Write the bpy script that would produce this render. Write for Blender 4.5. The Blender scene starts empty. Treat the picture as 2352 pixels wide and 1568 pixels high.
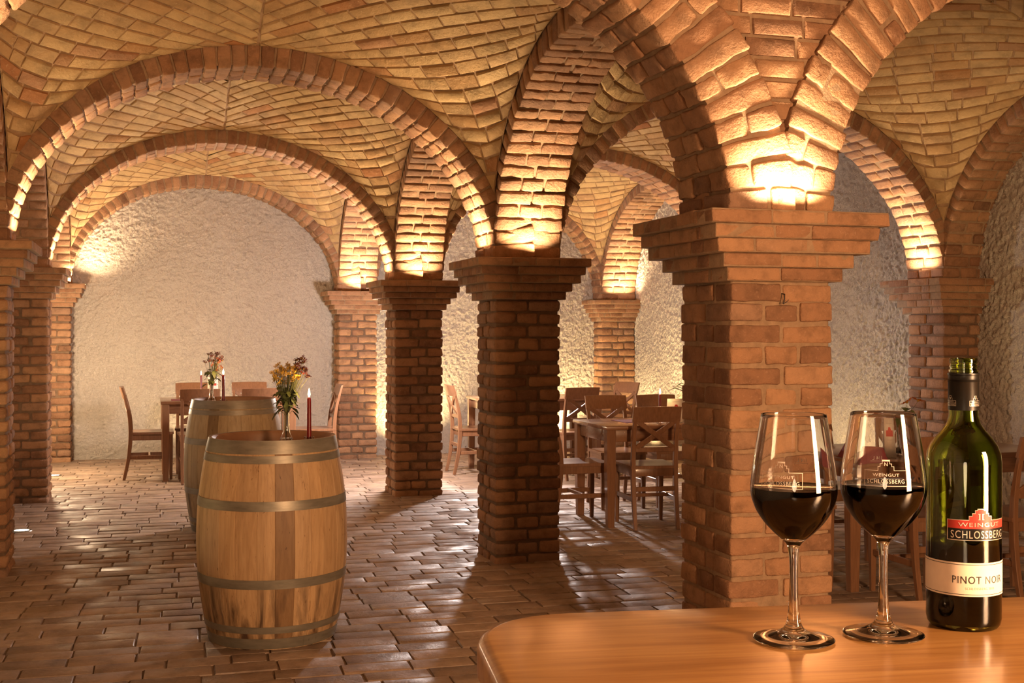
import bpy, math, random
import numpy as np
from mathutils import Vector, Matrix

random.seed(7)
RNG = np.random.default_rng(11)
PI = math.pi
scene = bpy.context.scene
COL = scene.collection

# ------------------------------------------------------------------ camera
CAM_H = 1.45
FPX = 2750.0
YAW = math.atan2(845.0, FPX)
SN, CS = math.sin(YAW), math.cos(YAW)
cam_data = bpy.data.cameras.new('camera')
cam = bpy.data.objects.new('camera', cam_data)
COL.objects.link(cam)
cam.location = (0, 0, CAM_H)
cam.rotation_euler = (PI / 2, 0, -YAW)
cam_data.sensor_width = 36.0
cam_data.lens = FPX / 2352 * 36.0
cam_data.shift_y = -29.0 / 2352
cam_data.clip_start = 0.05
scene.camera = cam

# ------------------------------------------------------------------ view, world
scene.view_settings.view_transform = 'Standard'
scene.view_settings.look = 'None'
scene.view_settings.gamma = 1.0
scene.view_settings.use_curve_mapping = False
scene.view_settings.exposure = 0.0
scene.cycles.max_bounces = 10
scene.cycles.diffuse_bounces = 5
scene.cycles.glossy_bounces = 4
scene.cycles.transmission_bounces = 10
scene.cycles.caustics_reflective = False
scene.cycles.caustics_refractive = True
scene.cycles.sample_clamp_indirect = 25.0
scene.cycles.use_denoising = True
world = bpy.data.worlds.new('world')
scene.world = world
world.use_nodes = True
world.node_tree.nodes['Background'].inputs[0].default_value = (1.0, 0.7, 0.45, 1)
world.node_tree.nodes['Background'].inputs[1].default_value = 0.0

# ------------------------------------------------------------------ plan of the cellar
PX0, PX1 = 2.065, 2.505                       # the free row of pillars
PY = [3.985, 7.09, 10.19, 13.29]
AX1 = -0.76                                   # the left row, right faces
AX0 = AX1 - 0.44
AY = [4.40, 7.55, 10.69, 13.87]
CY = [4.30, 7.39, 10.35, 13.25]               # the right row
CXL = [5.66, 5.55, 5.36, 5.18]
W = 0.44
ZP = [1.88, 1.885, 1.868, 1.868]              # tops of the capitals
ZA = [1.96, 1.96, 1.955, 1.94]
ZC = [1.82, 1.815, 1.80, 1.79]
CROWN = 3.02

# ------------------------------------------------------------------ lights
def spot(loc, aim, power, size=120, blend=0.7, color=(1.0, 0.70, 0.38), radius=0.02):
    d = bpy.data.lights.new('uplight', 'SPOT')
    d.energy = power
    d.spot_size = math.radians(size)
    d.spot_blend = blend
    d.color = color
    d.shadow_soft_size = radius
    o = bpy.data.objects.new('uplight', d)
    COL.objects.link(o)
    o.location = loc
    o.rotation_euler = Vector(aim).to_track_quat('-Z', 'Y').to_euler()
    return o

def area(loc, aim, power, sx, sy, color, spread=180):
    d = bpy.data.lights.new('area_lamp', 'AREA')
    d.shape = 'RECTANGLE'
    d.size, d.size_y = sx, sy
    d.energy = power
    d.color = color
    d.spread = math.radians(spread)
    o = bpy.data.objects.new('area_lamp', d)
    COL.objects.link(o)
    o.location = loc
    o.rotation_euler = Vector(aim).to_track_quat('-Z', 'Y').to_euler()
    return o

def point(loc, power, color, radius=0.1):
    d = bpy.data.lights.new('lamp', 'POINT')
    d.energy = power
    d.color = color
    d.shadow_soft_size = radius
    o = bpy.data.objects.new('lamp', d)
    COL.objects.link(o)
    o.location = loc
    return o

WARM = (1.0, 0.70, 0.40)
UP = 12.0
G_ = 0.085                                     # distance of a ledge lamp from the face it lights
PM = (PX0 + PX1) / 2
def ledge(x, y, z, aim, power, along):
    sx, sy = (.26, .04) if along == 'x' else (.04, .26)
    o = area((x, y, z), aim, power, sx, sy, WARM, 110)
    # keep the long side of the strip parallel to the ledge
    q = Vector(aim).to_track_quat('-Z', 'Y').to_matrix()
    zax = -Vector(aim).normalized()
    xax = Vector((1, 0, 0))
    yax = zax.cross(xax).normalized(); xax = yax.cross(zax).normalized()
    o.rotation_euler = Matrix((xax, yax, zax)).transposed().to_euler()
    return o
# lamps lying on the ledges of the capitals
ledge(PM, PY[0] - G_, ZP[0] + .005, (0, .10, 1), UP * 1.35, 'x')
for k in (1, 2, 3):
    ledge(PM, PY[k] - G_, ZP[k] + .005, (0, -.10, 1), UP, 'x')
for k in (1, 2):
    ledge(PX0 - G_, PY[k] + .22, ZP[k] + .005, (-.10, 0, 1), UP, 'y')
    ledge(AX1 + G_, AY[k] + .22, ZA[k] + .005, (.10, 0, 1), UP, 'y')
    ledge(CXL[k] - G_, CY[k] + .22, ZC[k] + .005, (-.10, 0, 1), UP, 'y')  # the strip on the hidden right pillar is added for ambient light
ledge(AX1 + G_, AY[0] + .22, ZA[0] + .005, (.10, 0, 1), UP, 'y')
for k in (0, 1, 2):  # unseen strips on the rear ledges, added for ambient light
    ledge(PM, PY[k] + W + G_, ZP[k] + .005, (0, .10, 1), UP, 'x')
ledge(PX1 + G_, PY[2] + .22, ZP[2] + .02, (.10, 0, 1), UP, 'y')
ledge(CXL[3] + .22, CY[3] - G_, ZC[3] + .005, (0, -.10, 1), UP, 'x')
ledge(AX1 + .09, AY[3] - .02, ZA[3] + .005, (.25, .15, 1), UP, 'x')
# recessed floor lamps along the walls
for x, y in ((-.84, 9.25), (-.85, 12.64), (-.84, 6.15)):
    spot((x, y, .03), (.1, .05, 1), 50 if y < 7 else 24, size=150, color=(1, .70, .32))
spot((.55, 13.55, .04), (0, .1, 1), 30, size=150, color=(1, .72, .36))
for x in (2.9, 4.6):
    spot((x, 13.10, .04), (0, .6, 1), 200, size=100, color=(1, .70, .31))
for y, e in ((12.75, 110), (11.6, 170), (8.8, 45), (6.0, 60)):
    spot((5.25, y, .04), (.6, 0, 1), e, size=100, color=(1, .70, .31))
# the white lamp over the far table, behind the second pillar
spot((3.76, 12.2, 1.60), (-.36, -1, -.20), 420, 112, .35, (1.0, .87, .82), .08)
# a second white lamp on the far side of the third pillar
point((2.26, 11.0, 1.35), 215, (1.0, .86, .79), .08)
point((-.95, 12.45, 1.00), 125, (1.0, .74, .46), .08)
# warm fill light added behind the camera, no lamp known there
point((-.55, -1.1, 1.35), 34, (1.0, .70, .42), .25)
# unseen tall narrow softbox to the right of and behind the camera
area((2.15, -.85, 1.75), (-.35, 1.0, -.04), 340, .60, 1.5, (1.0, .56, .28))

# ------------------------------------------------------------------ materials
def new_mat(name):
    m = bpy.data.materials.new(name)
    m.use_nodes = True
    nt = m.node_tree
    b = nt.nodes['Principled BSDF']
    return m, nt, b

def N(nt, typ, **kw):
    n = nt.nodes.new(typ)
    for k, v in kw.items():
        if k in n.inputs.keys():
            n.inputs[k].default_value = v
        else:
            setattr(n, k, v)
    return n

def ramp(nt, fac, stops):
    n = nt.nodes.new('ShaderNodeValToRGB')
    cr = n.color_ramp
    while len(cr.elements) > 1:
        cr.elements.remove(cr.elements[-1])
    cr.elements[0].position = stops[0][0]
    cr.elements[0].color = (*stops[0][1], 1)
    for p, c in stops[1:]:
        e = cr.elements.new(p)
        e.color = (*c, 1)
    nt.links.new(fac, n.inputs[0])
    return n.outputs[0]

def mixc(nt, fac, a, b, mode='MIX'):
    n = nt.nodes.new('ShaderNodeMix')
    n.data_type = 'RGBA'
    n.blend_type = mode
    for sock, v in ((n.inputs[0], fac), (n.inputs[6], a), (n.inputs[7], b)):
        if hasattr(v, 'is_output'):
            nt.links.new(v, sock)
        elif isinstance(v, (int, float)):
            sock.default_value = v
        else:
            sock.default_value = (*v, 1)
    return n.outputs[2]

def noise(nt, scale, detail=4, rough=.55, vec=None, dist=0.0):
    n = nt.nodes.new('ShaderNodeTexNoise')
    n.inputs['Scale'].default_value = scale
    n.inputs['Detail'].default_value = detail
    n.inputs['Roughness'].default_value = rough
    n.inputs['Distortion'].default_value = dist
    if vec is not None:
        nt.links.new(vec, n.inputs['Vector'])
    return n.outputs['Fac']

def pos(nt):
    return nt.nodes.new('ShaderNodeNewGeometry').outputs['Position']

def objco(nt, scale=(1, 1, 1), rot=(0, 0, 0)):
    t = nt.nodes.new('ShaderNodeTexCoord')
    m = nt.nodes.new('ShaderNodeMapping')
    m.inputs['Scale'].default_value = scale
    m.inputs['Rotation'].default_value = rot
    nt.links.new(t.outputs['Object'], m.inputs['Vector'])
    return m.outputs['Vector']

def bump(nt, b, height, strength=.5, dist=.01, prev=None):
    n = nt.nodes.new('ShaderNodeBump')
    n.inputs['Strength'].default_value = strength
    n.inputs['Distance'].default_value = dist
    nt.links.new(height, n.inputs['Height'])
    if prev is not None:
        nt.links.new(prev, n.inputs['Normal'])
    nt.links.new(n.outputs[0], b.inputs['Normal'])
    return n.outputs[0]

def brick_mat(name, stops, mottling=.35, rough=.85, bstr=.8, bdist=.009, spec=.25, nscale=14, rvar=0.0):
    m, nt, b = new_mat(name)
    a = nt.nodes.new('ShaderNodeAttribute')
    a.attribute_name = 'rnd'
    base = ramp(nt, a.outputs['Fac'], stops)
    p = pos(nt)
    n1 = noise(nt, nscale, 6, .6, p)
    n2 = noise(nt, nscale * 5, 5, .65, p)
    dark = ramp(nt, n1, [(.30, (1 - mottling,) * 3), (.52, (1, 1, 1)), (.75, (1 + mottling * .35, 1 + mottling * .3, 1 + mottling * .2))])
    c = mixc(nt, 1.0, base, dark, 'MULTIPLY')
    spots = ramp(nt, n2, [(.58, (0, 0, 0)), (.72, (1, 1, 1))])
    lum = tuple(min(1, v * 1.25 + .08) for v in stops[len(stops) // 2][1])
    sep = nt.nodes.new('ShaderNodeMath'); sep.operation = 'MULTIPLY'
    nt.links.new(spots, sep.inputs[0]); sep.inputs[1].default_value = .35
    c = mixc(nt, sep.outputs[0], c, lum)
    nt.links.new(c, b.inputs['Base Color'])
    b.inputs['Roughness'].default_value = rough
    if rvar:
        rr = ramp(nt, noise(nt, 4.0, 5, .6, p), [(.35, (rough - rvar,) * 3), (.65, (rough + rvar,) * 3)])
        nt.links.new(rr, b.inputs['Roughness'])
    b.inputs['Specular IOR Level'].default_value = spec
    add = nt.nodes.new('ShaderNodeMath'); add.operation = 'ADD'
    nt.links.new(n1, add.inputs[0]); nt.links.new(n2, add.inputs[1])
    bump(nt, b, add.outputs[0], bstr, bdist)
    return m

def mortar_mat(name, col):
    m, nt, b = new_mat(name)
    p = pos(nt)
    n1 = noise(nt, 30, 6, .6, p)
    c = ramp(nt, n1, [(.3, tuple(v * .75 for v in col)), (.7, tuple(min(1, v * 1.15) for v in col))])
    nt.links.new(c, b.inputs['Base Color'])
    b.inputs['Roughness'].default_value = .95
    bump(nt, b, noise(nt, 120, 5, .6, p), .6, .004)
    return m

M = {}
M['brick'] = brick_mat('brown_brick', [(0, (.21, .112, .066)), (.22, (.275, .143, .080)), (.5, (.345, .188, .103)), (.75, (.39, .220, .120)), (1, (.28, .168, .112))])
M['mortar'] = mortar_mat('brown_mortar', (.29, .19, .115))
M['shadowmortar'] = mortar_mat('shadowed_mortar', (.165, .105, .065))  # shadow in the pillar joints put into a darker mortar colour
M['vbrick'] = brick_mat('yellow_brick', [(0, (.33, .145, .06)), (.10, (.385, .23, .105)), (.4, (.43, .29, .142)), (.7, (.475, .333, .17)), (.93, (.395, .26, .132)), (1, (.34, .18, .10))], mottling=.30, nscale=9)
M['vmortar'] = mortar_mat('ochre_mortar', (.34, .215, .12))
M['floorbrick'] = brick_mat('floor_brick', [(0, (.22, .15, .11)), (.4, (.29, .205, .15)), (.75, (.35, .25, .185)), (1, (.27, .19, .145))], mottling=.35, rough=.60, bstr=.55, bdist=.006, spec=.5, nscale=10, rvar=.28)
M['floormortar'] = mortar_mat('floor_joint', (.20, .135, .09))

def plaster_mat():
    m, nt, b = new_mat('rough_cast_plaster')
    p = pos(nt)
    n1 = noise(nt, 55, 8, .68, p, .6)
    n2 = noise(nt, 95, 6, .65, p, .5)
    n3 = noise(nt, 1.5, 3, .5, p)
    c = ramp(nt, n3, [(.3, (.80, .71, .62)), (.7, (.85, .77, .68))])
    pits = ramp(nt, n2, [(.25, (.62, .52, .42)), (.42, (1, 1, 1))])
    c = mixc(nt, 1.0, c, pits, 'MULTIPLY')
    nt.links.new(c, b.inputs['Base Color'])
    b.inputs['Roughness'].default_value = .9
    b.inputs['Specular IOR Level'].default_value = .2
    r1 = ramp(nt, n1, [(.32, (0, 0, 0)), (.68, (1, 1, 1))])
    r2 = ramp(nt, n2, [(.30, (0, 0, 0)), (.70, (1, 1, 1))])
    nb = bump(nt, b, r1, .9, .020)
    bump(nt, b, r2, .8, .012, nb)
    return m
M['plaster'] = plaster_mat()
M['darkwall'] = mortar_mat('dimmed_wall', (.13, .085, .05))  # unseen walls coloured dark to keep the room behind the camera dim

# ------------------------------------------------------------------ mesh building
class MB:
    """Collects vertices and faces and links them as one mesh object."""
    def __init__(s):
        s.v, s.r, s.f, s.mi = [], [], [], []
        s.n = 0
    def add(s, verts, faces, rnd=.5, mi=0):
        verts = np.asarray(verts, dtype=float).reshape(-1, 3)
        s.v.append(verts)
        s.r.append(np.full(len(verts), rnd))
        o = s.n
        for f in faces:
            f = np.asarray(f)
            if f.ndim == 2:
                s.f.append((f + o, mi))
            else:
                s.f.append(((f + o).reshape(1, -1), mi))
        s.n += len(verts)
    def build(s, name, mats, parent=None, smooth=35, loc=None):
        me = bpy.data.meshes.new(name)
        V = np.concatenate(s.v)
        me.vertices.add(len(V))
        me.vertices.foreach_set('co', V.astype(np.float32).ravel())
        loops, starts, mis = [], [], []
        pos_ = 0
        for f, mi in s.f:
            k = f.shape[1]
            loops.append(f.ravel())
            starts.append(np.arange(f.shape[0]) * k + pos_)
            mis.append(np.full(f.shape[0], mi))
            pos_ += f.size
        loops = np.concatenate(loops).astype(np.int32)
        starts = np.concatenate(starts).astype(np.int32)
        mis = np.concatenate(mis).astype(np.int32)
        me.loops.add(len(loops))
        me.loops.foreach_set('vertex_index', loops)
        me.polygons.add(len(starts))
        me.polygons.foreach_set('loop_start', starts)
        me.polygons.foreach_set('material_index', mis)
        me.update(calc_edges=True)
        me.validate()
        at = me.attributes.new('rnd', 'FLOAT', 'POINT')
        at.data.foreach_set('value', np.concatenate(s.r).astype(np.float32))
        if smooth:
            me.polygons.foreach_set('use_smooth', np.ones(len(me.polygons), dtype=bool))
            me.set_sharp_from_angle(angle=math.radians(smooth))
        for m in (mats if isinstance(mats, (list, tuple)) else [mats]):
            me.materials.append(m)
        o = bpy.data.objects.new(name, me)
        COL.objects.link(o)
        if parent is not None:
            o.parent = parent
        if loc is not None:
            o.location = loc
        return o

_topo = {}
def topo(nx, ny, nz):
    key = (nx, ny, nz)
    if key in _topo:
        return _topo[key]
    idx = -np.ones(key, dtype=int)
    ijk = []
    for i in range(nx):
        for j in range(ny):
            for k in range(nz):
                if i in (0, nx - 1) or j in (0, ny - 1) or k in (0, nz - 1):
                    idx[i, j, k] = len(ijk)
                    ijk.append((i, j, k))
    q = []
    def side(a, flip):
        for i in range(a.shape[0] - 1):
            for j in range(a.shape[1] - 1):
                f = [a[i, j], a[i + 1, j], a[i + 1, j + 1], a[i, j + 1]]
                q.append(f[::-1] if flip else f)
    side(idx[:, :, 0], True); side(idx[:, :, -1], False)
    side(idx[:, 0, :], False); side(idx[:, -1, :], True)
    side(idx[0, :, :], True); side(idx[-1, :, :], False)
    _topo[key] = (np.array(ijk), np.array(q))
    return _topo[key]

def axis_pts(s, r, n, fine):
    e = [0, .3 * r, r] if fine else [0, r]
    inner = list(np.linspace(r, s - r, n + 2)[1:-1]) if n else []
    a = e + inner + [s - x for x in reversed(e)]
    return np.array(a) - s / 2

def rbox(sx, sy, sz, r, n=(0, 0, 0), fine=False):
    """A box with rounded edges centred on the origin: vertices, quads."""
    r = min(r, .45 * min(sx, sy, sz))
    ax = [axis_pts(s, r, k, fine) for s, k in zip((sx, sy, sz), n)]
    ijk, q = topo(len(ax[0]), len(ax[1]), len(ax[2]))
    p = np.stack([ax[0][ijk[:, 0]], ax[1][ijk[:, 1]], ax[2][ijk[:, 2]]], 1)
    lim = np.array([sx, sy, sz]) / 2 - r
    c = np.clip(p, -lim, lim)
    d = p - c
    l = np.linalg.norm(d, axis=1, keepdims=True)
    p = np.where(l > 1e-9, c + d / np.maximum(l, 1e-9) * r, p)
    return p, q

def wob(p, amp, freq=60):
    """Smooth irregularity of a hand-made brick."""
    out = np.zeros_like(p)
    for _ in range(4):
        k = RNG.normal(size=3) * freq
        ph = RNG.uniform(0, 6.28, 3)
        s = p @ k
        out += np.stack([np.sin(s + ph[0]), np.sin(s + ph[1]), np.sin(s + ph[2])], 1)
    return p + out * amp / 2.5

def bx(mb, cx, cy, cz, sx, sy, sz, r=.004, rot=None, mi=0, rnd=.5):
    v, q = rbox(sx, sy, sz, r)
    if rot is not None:
        v = v @ np.array(rot).T
    mb.add(v + np.array([cx, cy, cz]), [q], rnd, mi)

def set_props(o, label=None, category=None, group=None, kind=None):
    for k, v in (('label', label), ('category', category), ('group', group), ('kind', kind)):
        if v:
            o[k] = v
    return o

# ------------------------------------------------------------------ brick pillars
CAPH = .0505
CAPP = [.024, .054, .097, .119, .145]
def brick_in(mb, cx, cy, cz, sx, sy, sz, fine, r=.014, amp=.0035, mi=0):
    if fine:
        r, amp = .0095, .0024
    n = (3, 1, 1) if fine else (1, 0, 1)
    v, q = rbox(sx, sy, sz, r * RNG.uniform(.8, 1.3), n, fine)
    v = wob(v, amp, 45)
    a = RNG.normal(0, .012)
    c, s = math.cos(a), math.sin(a)
    v = v @ np.array([[c, -s, 0], [s, c, 0], [0, 0, 1]]).T
    v += np.array([cx, cy, cz]) + RNG.normal(0, .0022, 3)
    mb.add(v, [q], RNG.random(), mi)

def pillar(x0, y0, top, fine, label):
    """A square brick pillar with a corbelled capital; x0, y0 is its front left corner."""
    mb = MB()
    zc = top - 5 * CAPH
    joint = .012
    n = round((zc) / .079)
    ch = (zc + .03) / n
    ci = .027 if fine else .036
    v, q = rbox(W - ci, W - ci, zc + .04, .01)
    mb.add(v + np.array([x0 + W / 2, y0 + W / 2, zc / 2]), [q], .5, 1)
    th = W / 3
    for i in range(n):
        z = -.03 + (i + .5) * ch
        lays = []
        for row in (0, 2):
            for j in (0, 1):
                w = W / 2
                lays.append(((j + .5) * w, (row + .5) * th, w, th))
        for j in (0, 1):
            lays.append(((j + .5) * W / 2, 1.5 * th, W / 2, th))
        for (a, b, sa, sb) in lays:
            if i % 2:
                a, b, sa, sb = b, a, sb, sa
            hh = ch - joint + RNG.normal(0, .0025)
            brick_in(mb, x0 + a, y0 + b, z, sa - joint, sb - joint, hh, fine)
    p = mb.build('pillar', [M['brick'], M['mortar'] if fine else M['shadowmortar']], smooth=50)
    set_props(p, label, None, None, 'structure')
    mc = MB()
    for i in range(5):
        pr = CAPP[i]
        L = W + 2 * pr
        z = zc + (i + .5) * CAPH
        v, q = rbox(L - .006, L - .006, CAPH + .001, .003)
        mc.add(v + np.array([x0 + W / 2, y0 + W / 2, z]), [q], .5, 1)
        dep = .12
        for side in range(4):
            cuts = [0]
            full = L - (dep if side in (1, 3) else 0) * 0
            while cuts[-1] < full - .30:
                cuts.append(cuts[-1] + random.choice((.15, .22, .24)))
            cuts.append(full)
            for a, b in zip(cuts[:-1], cuts[1:]):
                m = (a + b) / 2 - L / 2
                l = b - a - .005
                off = L / 2 - dep / 2
                if side in (1, 3):
                    lo, hi = max(a, dep), min(b, L - dep)
                    if hi - lo < .02:
                        continue
                    m = (lo + hi) / 2 - L / 2; l = hi - lo - .005
                cx, cy, sx, sy = {0: (m, -off, l, dep), 2: (m, off, l, dep), 1: (-off, m, dep, l), 3: (off, m, dep, l)}[side]
                n_ = (3, 1, 0) if fine else (1, 0, 0)
                vv, qq = rbox(sx, sy, CAPH - .004, .006, n_, fine)
                vv = wob(vv, .0022, 50)
                mc.add(vv + np.array([x0 + W / 2 + cx, y0 + W / 2 + cy, z]) + RNG.normal(0, .0012, 3), [qq], RNG.random() * .8 + .1, 0)
    mc.build('capital', [M['brick'], M['mortar']], p, smooth=50)
    return p

# ------------------------------------------------------------------ brick arches
def arch_curve(L, z0, z1, crown, n=600):
    ph = np.linspace(0, PI, n)
    t = L / 2 * (1 - np.cos(ph))
    z = z0 + (z1 - z0) * t / L + (crown - (z0 + z1) / 2) * np.sin(ph)
    ds = np.hypot(np.diff(t), np.diff(z))
    s = np.concatenate([[0], np.cumsum(ds)])
    return t, z, s

def arch(p0, p1, dvec, z0, z1, crown, label, H=.26, fine=False, course=.083, split=False):
    """Arch from p0 to p1 (plan points of the front edge), swept by dvec; H is the height of the ring."""
    mb = MB()
    p0 = np.array([*p0, 0.]); p1 = np.array([*p1, 0.]); dv = np.array([*dvec, 0.])
    L = np.linalg.norm(p1 - p0)
    e = (p1 - p0) / L
    D = np.linalg.norm(dv)
    d = dv / D
    up = np.array([0, 0, 1.])
    t, z, s = arch_curve(L, z0, z1, crown)
    nb = round(s[-1] / course)
    step = s[-1] / nb
    tt = np.gradient(t, s); tz = np.gradient(z, s)
    flip = np.dot(np.cross(e, d), up) < 0
    ang = np.unwrap(np.arctan2(tz, tt)); kap = -np.gradient(ang, s)
    for i in range(nb):
        sm = (i + .5) * step
        a, b = np.interp(sm, s, t), np.interp(sm, s, z)
        ta, tb = np.interp(sm, s, tt), np.interp(sm, s, tz)
        l = math.hypot(ta, tb); ta, tb = ta / l, tb / l
        T = e * ta + up * tb
        Nn = e * (-tb) + up * ta
        k = 2 if i % 2 else 3
        if split:
            c_ = random.choice((0, 0, .10, .13, .16))
            parts = [(0, H)] if not c_ else [(0, c_ - .005), (c_ + .005, H)]
        else:
            parts = [(0, H)]
        for j in range(k):
            for h0, h1 in parts:
                w = D / k
                bw = step - .011 + RNG.normal(0, .002)
                v, q = rbox(bw, w - .010, h1 - h0, .010 if fine else .012, (1, 3, 3) if fine else (0, 1, 1), fine)
                v = wob(v, .0040 if fine else .0032, 50)
                zeta = v[:, 2:3] + (h0 + h1) / 2 + RNG.normal(0, .003)
                wid = v[:, 0:1] * (1 + np.clip(np.interp(sm, s, kap), .2, 1.5) * zeta)
                P = p0 + e * a + up * b + T * wid + d * (v[:, 1:2] + (j + .5) * w + (RNG.normal(0, .003) if fine else 0)) + Nn * zeta
                mb.add(P, [q[:, ::-1] if not flip else q], RNG.random(), 0)
    # mortar body
    ns = 60
    ss = np.linspace(0, s[-1], ns)
    a = np.interp(ss, s, t); b = np.interp(ss, s, z)
    ta = np.interp(ss, s, tt); tb = np.interp(ss, s, tz)
    l = np.hypot(ta, tb); ta /= l; tb /= l
    rings = []
    mi_, mz = (.015, .014) if fine else (.009, .010)
    for eta, ze in ((mi_, mz), (D - mi_, mz), (D - mi_, H - .012), (mi_, H - .012)):
        rings.append(p0 + e * (a - tb * ze)[:, None] + up * (b + ta * ze)[:, None] + d * eta)
    V = np.stack(rings, 1).reshape(-1, 3)
    q = []
    for i in range(ns - 1):
        for k in range(4):
            f = [i * 4 + k, i * 4 + (k + 1) % 4, (i + 1) * 4 + (k + 1) % 4, (i + 1) * 4 + k]
            q.append(f if flip else f[::-1])
    mb.add(V, [np.array(q)], .5, 1)
    o = mb.build('arch', [M['brick'], M['mortar']], smooth=50)
    return set_props(o, label, None, None, 'structure')

# ------------------------------------------------------------------ polygon bricks
def clip(poly, axis, val, keep_less):
    out = []
    n = len(poly)
    for i in range(n):
        a, b = poly[i], poly[(i + 1) % n]
        ia = (a[axis] <= val) == keep_less
        ib = (b[axis] <= val) == keep_less
        if ia:
            out.append(a)
        if ia != ib:
            t = (val - a[axis]) / (b[axis] - a[axis])
            out.append((a[0] + (b[0] - a[0]) * t, a[1] + (b[1] - a[1]) * t))
    return out

def parea(p):
    return .5 * sum(p[i][0] * p[(i + 1) % len(p)][1] - p[(i + 1) % len(p)][0] * p[i][1] for i in range(len(p)))

def inset(p, d):
    n = len(p)
    P = np.array(p)
    out = []
    for i in range(n):
        a, b, c = P[i - 1], P[i], P[(i + 1) % n]
        e1 = b - a; e2 = c - b
        l1 = np.linalg.norm(e1); l2 = np.linalg.norm(e2)
        if l1 < 1e-6 or l2 < 1e-6:
            return None
        n1 = np.array([-e1[1], e1[0]]) / l1; n2 = np.array([-e2[1], e2[0]]) / l2
        m = n1 + n2
        k = 1 + np.dot(n1, n2)
        if k < .15:
            return None
        out.append(b + m * d / k)
    if parea(out) <= 1e-5:
        return None
    return np.array(out)

def polybrick(poly, joint, h, bev):
    """A brick face over a polygon: three rings (a, b, height) and the faces."""
    poly = [p for i, p in enumerate(poly) if math.dist(p, poly[i - 1]) > 1e-4]
    if len(poly) < 3 or parea(poly) < 6e-4:
        return None
    r0 = inset(poly, joint / 2)
    r1 = inset(poly, joint / 2 + bev * .35)
    r2 = inset(poly, joint / 2 + bev)
    if r0 is None or r1 is None or r2 is None:
        return None
    n = len(r0)
    hh = [-.004, h * .72, h]
    V = np.concatenate([np.column_stack([r, np.full(n, z)]) for r, z in zip((r0, r1, r2), hh)])
    q = []
    for k in (0, 1):
        for i in range(n):
            q.append([k * n + i, k * n + (i + 1) % n, (k + 1) * n + (i + 1) % n, (k + 1) * n + i])
    return V, np.array(q), np.arange(2 * n, 3 * n)

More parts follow.
